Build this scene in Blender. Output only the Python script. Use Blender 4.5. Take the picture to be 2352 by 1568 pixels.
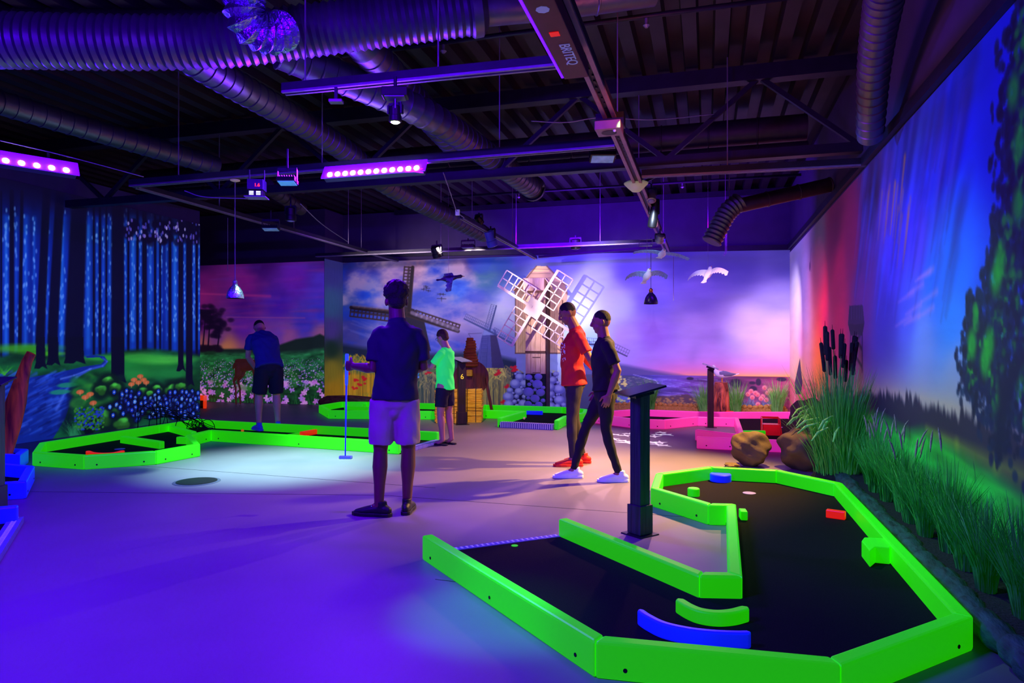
import bpy, bmesh, math, random
import numpy as np
from mathutils import Vector, Matrix
random.seed(7)
rng = np.random.default_rng(7)
PI = math.pi

# ------------------------------------------------------------------ camera
CAMH, F, HOR = 1.33, 1568.0, 790.0
TH = math.atan(449 / F)                       # the room's depth axis (+Y) lies 16 degrees right of the lens axis
FW = Vector((-math.sin(TH), math.cos(TH), 0)); RT = Vector((math.cos(TH), math.sin(TH), 0))
scene = bpy.context.scene
for o in list(bpy.data.objects): bpy.data.objects.remove(o)
cd = bpy.data.cameras.new('camera'); cam = bpy.data.objects.new('camera', cd)
scene.collection.objects.link(cam); scene.camera = cam
cam.location = (0, 0, CAMH); cam.rotation_euler = (PI / 2, 0, TH)
cd.sensor_width = 36; cd.lens = 36 * F / 2352; cd.shift_y = (HOR - 784) / 2352
cd.clip_start = 0.05; cd.clip_end = 100
def ray(px, py): return FW + RT * ((px - 1176) / F) + Vector((0, 0, (HOR - py) / F))
def W(px, py, d): return Vector((0, 0, CAMH)) + ray(px, py) * d                 # at distance d in front of the lens
def G(px, py, z=0.0): return W(px, py, (z - CAMH) / ((HOR - py) / F))            # on the level plane z
def onY(px, py, Y): r = ray(px, py); return W(px, py, Y / r.y)
def onX(px, py, X): r = ray(px, py); return W(px, py, X / r.x)
def dist(px, py, z=0.0): return (z - CAMH) / ((HOR - py) / F)

# ------------------------------------------------------------------ world, exposure
world = bpy.data.worlds.new('world'); scene.world = world; world.use_nodes = True
world.node_tree.nodes['Background'].inputs[0].default_value = (0.06, 0.03, 0.5, 1)
world.node_tree.nodes['Background'].inputs[1].default_value = 0.004
vs = scene.view_settings
vs.view_transform = 'Standard'; vs.look = 'None'; vs.gamma = 1; vs.use_curve_mapping = False; vs.exposure = 0.0
scene.display_settings.display_device = 'sRGB'
scene.cycles.use_denoising = True
scene.cycles.max_bounces = 6; scene.cycles.diffuse_bounces = 3; scene.cycles.glossy_bounces = 3

def aim(o, target):
    d = Vector(target) - Vector(o.location); o.rotation_euler = d.to_track_quat('-Z', 'Y').to_euler()
def area(name, loc, target, size, col, watt, sy=None, spread=180):
    l = bpy.data.lights.new(name, 'AREA'); l.color = col; l.energy = watt; l.size = size
    if sy: l.shape = 'RECTANGLE'; l.size_y = sy
    l.spread = math.radians(spread)
    o = bpy.data.objects.new(name, l); scene.collection.objects.link(o); o.location = loc; aim(o, target); return o
def spot(name, loc, target, angle, col, watt, blend=0.6, r=0.06):
    l = bpy.data.lights.new(name, 'SPOT'); l.color = col; l.energy = watt; l.spot_size = math.radians(angle); l.spot_blend = blend; l.shadow_soft_size = r
    o = bpy.data.objects.new(name, l); scene.collection.objects.link(o); o.location = loc; aim(o, target); return o
UV = (0.14, 0.0, 1.0)
XW, YW, YP, XL, CEIL = 1.52, 14.03, 13.25, -8.85, 4.33      # right wall, back wall, meadow wall, forest wall, deck

# the ultraviolet bars (their housings are built further down)
BAR1 = onY(858, 396, 6.12); BAR2 = W(30, 374, 6.3)
area('uv_bar_light', BAR1 + Vector((0, -.10, -.03)), BAR1 + Vector((0.15, -1.0, -.62)), 1.08, UV, 190, .07)
area('uv_bar_light', BAR1 + Vector((0, .06, .08)), BAR1 + Vector((0, 2.6, .12)), 1.08, UV, 40, .07)
area('uv_bar_light', BAR2 + Vector((0, -.1, -.05)), BAR2 + Vector((.9, -.9, -.8)), .9, (.05, 0, 1), 60, .07)
area('uv_rail_light', (-.88, 2.9, 3.03), (-2.6, 3.2, 2.6), .05, (.12, 0, 1), 40, 1.6)
# ultraviolet fills added out of view to turn the foreground floor blue
area('uv_floor_fill', (-2.6, 1.2, 3.1), (-2.9, 3.0, 0), 1.1, (.085, 0, 1), 350, .08)
area('uv_floor_fill', (-4.8, 2.0, 3.1), (-5.4, 4.2, 0.2), 1.1, (.03, .0, 1), 60, .08, 140)
# ultraviolet flood washing the back half of the room
area('uv_far_light', (-5.2, 9.4, 3.0), (-5.4, 13.2, 1.9), 1.0, (.25, .01, 1), 26, .07)
area('uv_far_light', (-2.6, 11.5, 3.25), (-2.2, 14, 3.9), 1.6, (.14, .0, 1), 100, .07)
area('uv_far_light', (-.2, 10.9, 3.2), (.2, 14, 3.9), 1.0, (.16, .0, 1), 50, .07)
# cool spot making the pool on the floor by the left lane
spot('pool_spot', (-4.25, 6.5, 3.0), (-4.55, 6.62, 0), 58, (.45, 1.0, .90), 2300, 1.0)
spot('lane_spot', (-1.15, 2.7, 3.05), (-1.0, 3.22, 0), 22, (.02, 1.0, .28), 330, 1.0)
# white spot on the windmill
spot('mill_spot', (-4.5, 10.9, 3.0), (-3.25, 14, 2.05), 46, (1, .84, .76), 880, 1.0, .012)
spot('mural_spot', (-6.0, 9.0, 3.0), (-5.6, 14, 2.3), 50, (1, .86, .84), 520, 1.0)
spot('mural_spot', (-1.9, 10.2, 3.0), (-1.5, 14, 1.9), 60, (.78, .66, 1), 300, 1.0)
spot('gull_fill', (-.74, 8.4, 3.02), (-.55, 10.7, 2.45), 34, (.6, .75, 1), 160, 1.0, .02)  # added spot to brighten the dark gulls
spot('bale_fill', (-3.3, 8.9, 3.0), (-4.15, 10.9, .45), 46, (1, .74, .36), 330, 1.0)  # warm spot added to lift the bales, disc and skep
spot('reed_mural_spot', (-6.0, 9.9, 3.0), (-7.4, 14.0, .8), 30, (1, .8, .5), 160, 1.0)
# warm and pink spots at the right
spot('warm_spot', (.95, 8.0, 3.0), (-.75, 7.0, 0), 70, (1, .56, .12), 2600, 1.0)
spot('pink_back_spot', (-.35, 9.6, 3.0), (-1.7, 5.9, 0), 56, (1, .42, .55), 420, 1.0)
spot('pink_lane_spot', (.1, 9.2, 3.0), (.5, 12.2, .2), 66, (1, .45, .85), 420, 0.9)
spot('floor_pink_spot', (-1.7, 10.6, 3.0), (-2.3, 8.9, 0), 78, (1, .50, .55), 900, 1.0)
spot('corner_spot', (.2, 12.2, 3.05), (1.52, 13.5, 1.4), 70, (1, .84, 1.0), 360, 1.0)
spot('red_spot', (-.3, 9.3, 3.0), (1.52, 10.8, 1.7), 56, (1, .03, .20), 330, 1.0)
spot('blue_wall_spot', (-.7, 6.0, 3.05), (1.52, 6.9, 1.9), 84, (.02, .15, 1), 330, 1.0)
spot('blue_wall_spot', (-.7, 3.2, 3.0), (1.52, 4.6, 2.1), 76, (.03, .14, 1), 90, 1.0)
spot('green_spot', (-.65, 5.2, 3.05), (1.45, 5.2, .4), 74, (.30, 1, .22), 330, 1.0)
spot('bulb_spot', W(908, 290, 4.6), (-1.7, 3.2, 0), 60, (.55, 1, .80), 3, 1.0)
area('red_bounce_fill', (-.2, 4.6, 3.0), (1.0, 8.5, 4.2), .5, (1, .20, .20), 10, .3)  # added red uplight imitating bounced light on the ceiling

# ------------------------------------------------------------------ materials
def lin(c):
    return tuple(((v / 255) / 12.92 if v / 255 <= .04045 else ((v / 255 + .055) / 1.055) ** 2.4) for v in c)
def mat(name, c, rough=.6, metal=0.0, emit=0.0, ec=None, var=.12, scale=8.0, bump=0.0, bscale=60.0, coat=0.0, stretch=None):
    """procedural surface: the colour varied by noise, optional relief and optional glow"""
    m = bpy.data.materials.new(name); m.use_nodes = True; m.cycles.emission_sampling = 'NONE'; nt = m.node_tree; N = nt.nodes; L = nt.links
    b = N['Principled BSDF']; col = lin(c)
    tc = N.new('ShaderNodeTexCoord'); mp = N.new('ShaderNodeMapping'); L.new(tc.outputs['Object'], mp.inputs[0])
    if stretch: mp.inputs['Scale'].default_value = stretch
    nz = N.new('ShaderNodeTexNoise'); nz.inputs['Scale'].default_value = scale; nz.inputs['Detail'].default_value = 4
    L.new(mp.outputs[0], nz.inputs['Vector'])
    rp = N.new('ShaderNodeValToRGB'); L.new(nz.outputs['Fac'], rp.inputs[0])
    rp.color_ramp.elements[0].position = .3; rp.color_ramp.elements[1].position = .7
    rp.color_ramp.elements[0].color = tuple(v * (1 - var) for v in col) + (1,)
    rp.color_ramp.elements[1].color = tuple(min(1, v * (1 + var)) for v in col) + (1,)
    L.new(rp.outputs[0], b.inputs['Base Color'])
    b.inputs['Roughness'].default_value = rough; b.inputs['Metallic'].default_value = metal
    b.inputs['Coat Weight'].default_value = coat
    if emit:
        b.inputs['Emission Color'].default_value = lin(ec or c) + (1,); b.inputs['Emission Strength'].default_value = emit
    if bump:
        n2 = N.new('ShaderNodeTexNoise'); n2.inputs['Scale'].default_value = bscale; n2.inputs['Detail'].default_value = 3
        L.new(mp.outputs[0], n2.inputs['Vector'])
        bp = N.new('ShaderNodeBump'); bp.inputs['Strength'].default_value = bump; bp.inputs['Distance'].default_value = .02
        L.new(n2.outputs['Fac'], bp.inputs['Height']); L.new(bp.outputs[0], b.inputs['Normal'])
    return m
def wood(name, c1, c2, scale=3.0, stretch=(9, 9, 1), rough=.6, emit=0):
    m = bpy.data.materials.new(name); m.use_nodes = True; m.cycles.emission_sampling = 'NONE'; nt = m.node_tree; N = nt.nodes; L = nt.links
    b = N['Principled BSDF']; tc = N.new('ShaderNodeTexCoord'); mp = N.new('ShaderNodeMapping'); L.new(tc.outputs['Object'], mp.inputs[0])
    mp.inputs['Scale'].default_value = stretch
    nz = N.new('ShaderNodeTexNoise'); nz.inputs['Scale'].default_value = scale; nz.inputs['Detail'].default_value = 6; nz.inputs['Distortion'].default_value = .6
    L.new(mp.outputs[0], nz.inputs['Vector'])
    rp = N.new('ShaderNodeValToRGB'); L.new(nz.outputs['Fac'], rp.inputs[0])
    rp.color_ramp.elements[0].position = .35; rp.color_ramp.elements[1].position = .65
    rp.color_ramp.elements[0].color = lin(c1) + (1,); rp.color_ramp.elements[1].color = lin(c2) + (1,)
    L.new(rp.outputs[0], b.inputs['Base Color']); b.inputs['Roughness'].default_value = rough
    bp = N.new('ShaderNodeBump'); bp.inputs['Strength'].default_value = .4; bp.inputs['Distance'].default_value = .01
    L.new(nz.outputs['Fac'], bp.inputs['Height']); L.new(bp.outputs[0], b.inputs['Normal'])
    if emit: L.new(rp.outputs[0], b.inputs['Emission Color']); b.inputs['Emission Strength'].default_value = emit
    return m

# ------------------------------------------------------------------ mesh builder
class MB:
    def __init__(s): s.v = []; s.f = []
    def add(s, vs, fs):
        n = len(s.v); s.v += [tuple(p) for p in vs]; s.f += [tuple(i + n for i in f) for f in fs]; return s
    def box(s, c, size, rz=0.0, M=None):
        hx, hy, hz = (a / 2 for a in size); vs = []
        R = M or Matrix.Rotation(rz, 3, 'Z')
        for x, y, z in ((-hx,-hy,-hz),(hx,-hy,-hz),(hx,hy,-hz),(-hx,hy,-hz),(-hx,-hy,hz),(hx,-hy,hz),(hx,hy,hz),(-hx,hy,hz)):
            vs.append(Vector(c) + R @ Vector((x, y, z)))
        return s.add(vs, [(0,3,2,1),(4,5,6,7),(0,1,5,4),(1,2,6,5),(2,3,7,6),(3,0,4,7)])
    def beam(s, a, b, w, h):
        """a bar from a to b, w wide and h high"""
        a = Vector(a); b = Vector(b); t = (b - a); L = t.length; t = t / L
        up = Vector((0, 0, 1)) if abs(t.z) < .95 else Vector((0, 1, 0))
        sd = t.cross(up).normalized(); up = sd.cross(t)
        M = Matrix((t, sd, up)).transposed()
        return s.box((a + b) / 2, (L, w, h), M=M)
    def prism(s, poly, z0, z1, bev=0.0):
        """vertical prism over a plan outline (counter-clockwise)"""
        n = len(poly); A = sum(poly[i][0] * poly[(i+1) % n][1] - poly[(i+1) % n][0] * poly[i][1] for i in range(n))
        if A < 0: poly = poly[::-1]
        if bev:
            ins = []
            for i in range(n):
                p = Vector(poly[i][:2]); a = (Vector(poly[i-1][:2]) - p).normalized(); b = (Vector(poly[(i+1) % n][:2]) - p).normalized()
                d = a + b
                na = Vector((-(p - Vector(poly[i-1][:2])).y, (p - Vector(poly[i-1][:2])).x)).normalized()
                nb = Vector((-(Vector(poly[(i+1) % n][:2]) - p).y, (Vector(poly[(i+1) % n][:2]) - p).x)).normalized()
                m = (na + nb); m = m / max(.2, m.length_squared) * 2
                ins.append(p + m * bev)
            vs = [(p[0], p[1], z0) for p in poly] + [(p[0], p[1], z1 - bev) for p in poly] + [(p.x * .3 + q[0] * .7 if 0 else p.x, p.y, z1) for p, q in zip(ins, poly)]
            fs = [tuple(range(n))[::-1]]
            for k in (0, 1):
                fs += [(k*n + i, k*n + (i+1) % n, (k+1)*n + (i+1) % n, (k+1)*n + i) for i in range(n)]
            fs.append(tuple(range(2*n, 3*n)))
            return s.add(vs, fs)
        vs = [(p[0], p[1], z0) for p in poly] + [(p[0], p[1], z1) for p in poly]
        fs = [tuple(range(n))[::-1], tuple(range(n, 2*n))] + [(i, (i+1) % n, n + (i+1) % n, n + i) for i in range(n)]
        return s.add(vs, fs)
    def loft(s, pts, rad, n=12, side=None, caps=True, dome=False):
        """tube through pts; rad per point: r or (r_side, r_up)"""
        P = [Vector(p) for p in pts]; R = [(r, r) if not isinstance(r, (tuple, list)) else r for r in rad]
        if dome:
            def ends(p, q, r):
                t = (p - q).normalized(); out = []
                for a in (30, 60, 85):
                    a = math.radians(a); out.append((p + t * min(r) * math.sin(a), (r[0] * math.cos(a), r[1] * math.cos(a))))
                return out
            e0 = ends(P[0], P[1], R[0]); e1 = ends(P[-1], P[-2], R[-1])
            P = [e[0] for e in e0[::-1]] + P + [e[0] for e in e1]; R = [e[1] for e in e0[::-1]] + R + [e[1] for e in e1]
        base = len(s.v); m = len(P); prev = Vector(side) if side is not None else None
        for i in range(m):
            t = ((P[min(i+1, m-1)] - P[i]).normalized() + (P[i] - P[max(i-1, 0)]).normalized())
            t = t.normalized() if t.length > 1e-6 else Vector((0, 0, 1))
            if prev is None: prev = Vector((1, 0, 0)) if abs(t.x) < .8 else Vector((0, 1, 0))
            sd = (prev - t * prev.dot(t));
            sd = sd.normalized() if sd.length > 1e-6 else Vector((0, 1, 0))
            up = t.cross(sd)
            if side is None: prev = sd
            for k in range(n):
                a = 2 * PI * k / n
                s.v.append(tuple(P[i] + sd * (R[i][0] * math.cos(a)) + up * (R[i][1] * math.sin(a))))
        for i in range(m - 1):
            for k in range(n):
                a, b = base + i*n + k, base + i*n + (k+1) % n
                s.f.append((a, b, b + n, a + n))
        if caps: s.f.append(tuple(base + k for k in range(n))[::-1]); s.f.append(tuple(base + (m-1)*n + k for k in range(n)))
        return s
    def ell(s, c, r, n=16, m=10, M=None):
        """ellipsoid"""
        base = len(s.v); c = Vector(c); M = M or Matrix.Identity(3)
        for i in range(1, m):
            a = PI * i / m
            for k in range(n):
                b = 2 * PI * k / n
                s.v.append(tuple(c + M @ Vector((r[0]*math.sin(a)*math.cos(b), r[1]*math.sin(a)*math.sin(b), r[2]*math.cos(a)))))
        s.v.append(tuple(c + M @ Vector((0, 0, r[2])))); s.v.append(tuple(c - M @ Vector((0, 0, r[2]))))
        top, bot = base + (m-1)*n, base + (m-1)*n + 1
        for i in range(m - 2):
            for k in range(n):
                a, b = base + i*n + k, base + i*n + (k+1) % n
                s.f.append((a, a + n, b + n, b))
        for k in range(n):
            s.f.append((top, base + k, base + (k+1) % n)); s.f.append((bot, base + (m-2)*n + (k+1) % n, base + (m-2)*n + k))
        return s
    def lathe(s, c, prof, n=24, M=None):
        """profile of (radius, height) turned about z"""
        base = len(s.v); c = Vector(c); M = M or Matrix.Identity(3); m = len(prof)
        for r, z in prof:
            for k in range(n):
                a = 2 * PI * k / n; s.v.append(tuple(c + M @ Vector((r*math.cos(a), r*math.sin(a), z))))
        for i in range(m - 1):
            for k in range(n):
                a, b = base + i*n + k, base + i*n + (k+1) % n; s.f.append((a, b, b + n, a + n))
        s.f.append(tuple(base + k for k in range(n))[::-1]); s.f.append(tuple(base + (m-1)*n + k for k in range(n)))
        return s
    def build(s, name, m, parent=None, smooth=False, loc=None, bevel=0.0, shift=None):
        me = bpy.data.meshes.new(name); vs = s.v
        if parent is None and loc is None and vs:
            A = np.array(vs); loc = Vector((float(A[:,0].mean()), float(A[:,1].mean()), float(A[:,2].min())))
        if parent is None: off = Vector(loc) if loc is not None else Vector((0, 0, 0))
        else: off = Vector(shift) if shift is not None else Vector((0, 0, 0))
        if off.length: vs = [(x - off.x, y - off.y, z - off.z) for x, y, z in vs]
        me.from_pydata(vs, [], s.f); me.update()
        if m: me.materials.append(m)
        if smooth:
            me.polygons.foreach_set('use_smooth', [True] * len(me.polygons))
            if smooth == 'auto': me.set_sharp_from_angle(angle=math.radians(40))
        o = bpy.data.objects.new(name, me); scene.collection.objects.link(o)
        if parent is None: o.location = off
        else: o.parent = parent
        if bevel:
            b = o.modifiers.new('bevel', 'BEVEL'); b.width = bevel; b.segments = 2; b.limit_method = 'ANGLE'
        return o
def tag(o, label=None, cat=None, group=None, kind=None):
    if label: o['label'] = label
    if cat: o['category'] = cat
    if group: o['group'] = group
    if kind: o['kind'] = kind
    return o
def thing(name, loc, label, cat, group=None, rz=0.0):
    o = bpy.data.objects.new(name, None); scene.collection.objects.link(o); o.location = loc; o.rotation_euler = (0, 0, rz)
    o.empty_display_size = .1
    return tag(o, label, cat, group)
def copy_tree(o, parent=None):
    c = o.copy(); scene.collection.objects.link(c)
    if parent is not None: c.parent = parent
    for ch in [x for x in bpy.data.objects if x.parent == o]: copy_tree(ch, c)
    return c
def struct(o): o['kind'] = 'structure'; return o
# ------------------------------------------------------------------ painted walls (procedural painter -> colour attribute on the wall's own grid)
def vnoise(S, Z, fs, fz, seed, octv=4):
    r = np.random.default_rng(seed); out = np.zeros_like(S); amp = 1; tot = 0
    for o in range(octv):
        g = r.random((67, 67)); x = S * fs; y = Z * fz
        x0 = np.floor(x).astype(int); y0 = np.floor(y).astype(int); u = x - x0; v = y - y0
        u = u*u*(3-2*u); v = v*v*(3-2*v); a = g[y0 % 67, x0 % 67]; b = g[y0 % 67, (x0+1) % 67]; c = g[(y0+1) % 67, x0 % 67]; d = g[(y0+1) % 67, (x0+1) % 67]
        out += amp * ((a*(1-u)+b*u)*(1-v) + (c*(1-u)+d*u)*v); tot += amp; amp *= .5; fs *= 2.03; fz *= 2.03
    return out / tot
class Mural:
    def __init__(s, plane, const, s0, s1, z0, z1, ns, nz, pw=1.0):
        s.plane, s.const = plane, const; s.a = s0 + (s1-s0)*np.linspace(0, 1, ns)**pw; s.b = np.linspace(z0, z1, nz)
        s.S, s.Z = np.meshgrid(s.a, s.b); s.C = np.zeros(s.S.shape + (3,)); s.ds = (s1-s0)/(ns-1); s.dz = (z1-z0)/(nz-1)
    def q(s, px, py):
        p = onY(px, py, s.const) if s.plane == 'Y' else onX(px, py, s.const)
        return (p.x if s.plane == 'Y' else p.y, p.z)
    def px(s, py_px, at=(0, 0)):   # metres on the wall of so many picture pixels near a spot
        a = s.q(*at); b = s.q(at[0], at[1] + py_px); return abs(b[1] - a[1])
    def base(s, pts, power=3.0):
        W_ = np.zeros(s.S.shape); A = np.zeros(s.C.shape)
        for px, py, c in pts:
            a, b = s.q(px, py); d = ((s.S-a)**2 + (s.Z-b)**2 + .01) ** (-power/2)
            W_ += d; A += d[..., None] * (np.array(c) / 255.0)
        s.C = A / W_[..., None]
    def win(s, s0, s1, z0, z1):
        i0, i1 = np.searchsorted(s.a, [min(s0, s1), max(s0, s1)]) if s.a[1] > s.a[0] else (0, len(s.a)); j0, j1 = np.searchsorted(s.b, [min(z0, z1), max(z0, z1)])
        return slice(max(0, j0-1), j1+1), slice(max(0, i0-1), i1+1)
    def mix(s, w, al, c):
        al = np.clip(al, 0, 1)[..., None]; s.C[w] = s.C[w]*(1-al) + (np.array(c)/255.0)*al
    def blob(s, p, rs, rz, c, al=1.0, soft=.5, ang=0.0, world=False):
        a, b = p if world else s.q(*p); R = max(rs, rz)*(1+soft)
        w = s.win(a-R, a+R, b-R, b+R); x = s.S[w]-a; y = s.Z[w]-b; ca, sa = math.cos(ang), math.sin(ang)
        d = np.sqrt(((x*ca+y*sa)/rs)**2 + ((-x*sa+y*ca)/rz)**2)
        s.mix(w, al*np.clip((1+soft*.5-d)/max(soft, 1e-3), 0, 1), c)
    def line(s, p0, p1, w0, w1, c, al=1.0, soft=.4, world=False):
        a = p0 if world else s.q(*p0); b = p1 if world else s.q(*p1); m = max(w0, w1)*(1+soft)
        w = s.win(min(a[0], b[0])-m, max(a[0], b[0])+m, min(a[1], b[1])-m, max(a[1], b[1])+m)
        x = s.S[w]-a[0]; y = s.Z[w]-a[1]; dx, dy = b[0]-a[0], b[1]-a[1]; L = dx*dx+dy*dy+1e-9
        t = np.clip((x*dx+y*dy)/L, 0, 1); d = np.sqrt((x-t*dx)**2+(y-t*dy)**2); wd = (w0+(w1-w0)*t)/2
        s.mix(w, al*np.clip((wd*(1+soft)-d)/(wd*2*soft+s.ds*.6), 0, 1), c)
    def path(s, pts, w0, w1, c, al=1.0, soft=.4):
        n = len(pts)-1
        for i in range(n): s.line(pts[i], pts[i+1], w0+(w1-w0)*i/n, w0+(w1-w0)*(i+1)/n, c, al, soft)
    def poly(s, pts, c, al=1.0, world=False):
        P = pts if world else [s.q(*p) for p in pts]; xs = [p[0] for p in P]; ys = [p[1] for p in P]
        w = s.win(min(xs), max(xs), min(ys), max(ys)); acc = 0
        for ox, oy in ((-.25, -.25), (.25, -.25), (-.25, .25), (.25, .25)):
            x = s.S[w]+ox*s.ds; y = s.Z[w]+oy*s.dz; ins = np.zeros(x.shape, bool); j = len(P)-1
            for i in range(len(P)):
                if abs(P[j][1]-P[i][1]) > 1e-9:
                    ins ^= ((P[i][1] > y) != (P[j][1] > y)) & (x < (P[j][0]-P[i][0])*(y-P[i][1])/(P[j][1]-P[i][1])+P[i][0])
                j = i
            acc = acc + ins*.25
        s.mix(w, al*acc, c)
    def curve(s, keys):
        """height z along the wall through picture points"""
        P = sorted(s.q(*k) for k in keys); return np.interp(s.S, [p[0] for p in P], [p[1] for p in P])
    def build(s, name, parent, glow, off=(0, 0, 0), rough=.7):
        nz, ns = s.S.shape; V = np.zeros((nz*ns, 3))
        V[:, 0] = (s.S if s.plane == 'Y' else np.full(s.S.shape, s.const)).ravel(); V[:, 1] = (np.full(s.S.shape, s.const) if s.plane == 'Y' else s.S).ravel(); V[:, 2] = s.Z.ravel()
        V += np.array(off); idx = np.arange(nz*ns).reshape(nz, ns)
        q = np.stack([idx[:-1, :-1], idx[:-1, 1:], idx[1:, 1:], idx[1:, :-1]], -1).reshape(-1, 4)
        if s.plane == 'X' and s.const < 0: q = q
        me = bpy.data.meshes.new(name); me.vertices.add(nz*ns); me.vertices.foreach_set('co', V.ravel())
        me.loops.add(q.size); me.loops.foreach_set('vertex_index', q.ravel()); me.polygons.add(len(q))
        me.polygons.foreach_set('loop_start', np.arange(0, q.size, 4)); me.update(calc_edges=True)
        ca = me.color_attributes.new('paint', 'FLOAT_COLOR', 'POINT'); c = np.clip(s.C.reshape(-1, 3), 0, 1)
        c = np.where(c <= .04045, c/12.92, ((c+.055)/1.055)**2.4); ca.data.foreach_set('color', np.c_[c, np.ones(len(c))].ravel())
        m = bpy.data.materials.new(name + '_paint'); m.use_nodes = True; m.cycles.emission_sampling = 'NONE'; N = m.node_tree.nodes; L = m.node_tree.links; b = N['Principled BSDF']
        at = N.new('ShaderNodeAttribute'); at.attribute_name = 'paint'
        nz_ = N.new('ShaderNodeTexNoise'); nz_.inputs['Scale'].default_value = 14; nz_.inputs['Detail'].default_value = 5
        mx = N.new('ShaderNodeMix'); mx.data_type = 'RGBA'; mx.blend_type = 'MULTIPLY'; mx.inputs[0].default_value = .22
        rp = N.new('ShaderNodeValToRGB'); rp.color_ramp.elements[0].color = (.6, .6, .6, 1); rp.color_ramp.elements[0].position = .35; rp.color_ramp.elements[1].position = .6
        L.new(nz_.outputs['Fac'], rp.inputs[0]); L.new(at.outputs['Color'], mx.inputs[6]); L.new(rp.outputs[0], mx.inputs[7])
        L.new(mx.outputs[2], b.inputs['Base Color']); b.inputs['Roughness'].default_value = rough
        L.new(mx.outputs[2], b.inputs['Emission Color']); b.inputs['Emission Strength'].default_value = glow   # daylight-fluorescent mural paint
        me.materials.append(m); o = bpy.data.objects.new(name, me); scene.collection.objects.link(o)
        if parent: o.parent = parent
        return o

# ------------------------------------------------------------------ room shell
m_floor = mat('floor_screed', (116, 106, 114), .5, var=.10, scale=1.3, bump=.05, bscale=180)
m_wallp = mat('dark_plaster', (70, 52, 96), .85, var=.12, scale=3)
m_deck = mat('dark_steel_deck', (50, 38, 46), .55, .3, var=.2, scale=5)
m_steel = mat('dark_painted_steel', (42, 36, 56), .5, .4, var=.2, scale=9)
m_galv = mat('galvanised_duct', (104, 98, 116), .42, .65, var=.15, scale=6, bump=.08, bscale=30)
m_foil = mat('crumpled_foil', (170, 175, 205), .28, .95, var=.1, scale=12, bump=.9, bscale=26)
m_alu = mat('grey_rail', (150, 140, 155), .45, .55, var=.12, scale=14)
m_black = mat('black_plastic', (16, 15, 20), .45, var=.3, scale=20)
floor = struct(MB().box((-5.0, 5.0, -.05), (18, 22, .1)).build('floor', m_floor, loc=(0, 0, 0)))
joints = MB()
for a, b in (((0, 1128), (880, 1137)), ((880, 1137), (1620, 1190)), ((1000, 1330), (1160, 1350)), ((0, 1045), (1000, 1120))):
    p, q = G(*a, .0), G(*b, .0); joints.beam(p + Vector((0, 0, .0006)), q + Vector((0, 0, .0006)), .006, .0012)
joints.build('joint', m_black, floor)
struct(MB().box((XW + .1, 4.9, 2.15), (.2, 18.4, 4.3)).build('wall_right', m_wallp, loc=(0, 0, 0)))
wb = struct(MB().box((-3.6, YW + .12, 2.15), (10.6, .2, 4.3)).build('wall_back', m_wallp, loc=(0, 0, 0)))
XR = onY(745, 900, YP).x
wm = struct(MB().box(((-13 + XR) / 2, YP + .42, 2.15), (13 + XR, .8, 4.3)).build('wall_meadow', m_wallp, loc=(0, 0, 0)))
wf = struct(MB().box((XL - .1, 5.2, 1.87), (.18, 10.3, 3.74)).build('wall_forest', m_wallp, loc=(0, 0, 0)))
struct(MB().box((-13.1, 5.0, 2.15), (.2, 18, 4.3)).build('wall_left', m_wallp, loc=(0, 0, 0)))
struct(MB().box((-5.8, -4.1, 2.15), (14.8, .2, 4.3)).build('wall_rear', m_wallp, loc=(0, 0, 0)))
# ceiling: one folded steel deck, its ribs running into the room
prof = []; x = -13.0
while x < XW + .1:
    for dx, z in ((0, .0), (.02, .11), (.15, .11), (.17, .0)): prof.append((x + dx, CEIL + z))
    x += .30
d = MB(); n = len(prof); d.v = [(a, y, z) for y in (-4, 14.2) for a, z in prof]; d.f = [(i, i+1, n+i+1, n+i) for i in range(n-1)]
ceil_ = struct(d.build('ceiling', m_deck, loc=(0, 0, 0)))
MB().box((-5.75, 5.1, CEIL + .16), (14.7, 18.4, .04)).build('roof_board', m_steel, ceil_)
# meeting edge of wall and deck
st = MB(); st.box((-2.6, YW - .01, CEIL - .05), (8.3, .06, .10)); struct(st.build('trim_1', m_steel))
# dark line on top of the murals
tr = MB(); tr.beam(onY(790, 586, YW - .03), (XW, YW - .03, 3.18), .05, .10); struct(tr.build('trim_2', m_steel))
tr = MB(); tr.beam((XW - .03, 3.0, 3.12), (XW - .03, YW, 3.18), .05, .09); struct(tr.build('trim_3', m_steel))

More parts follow.
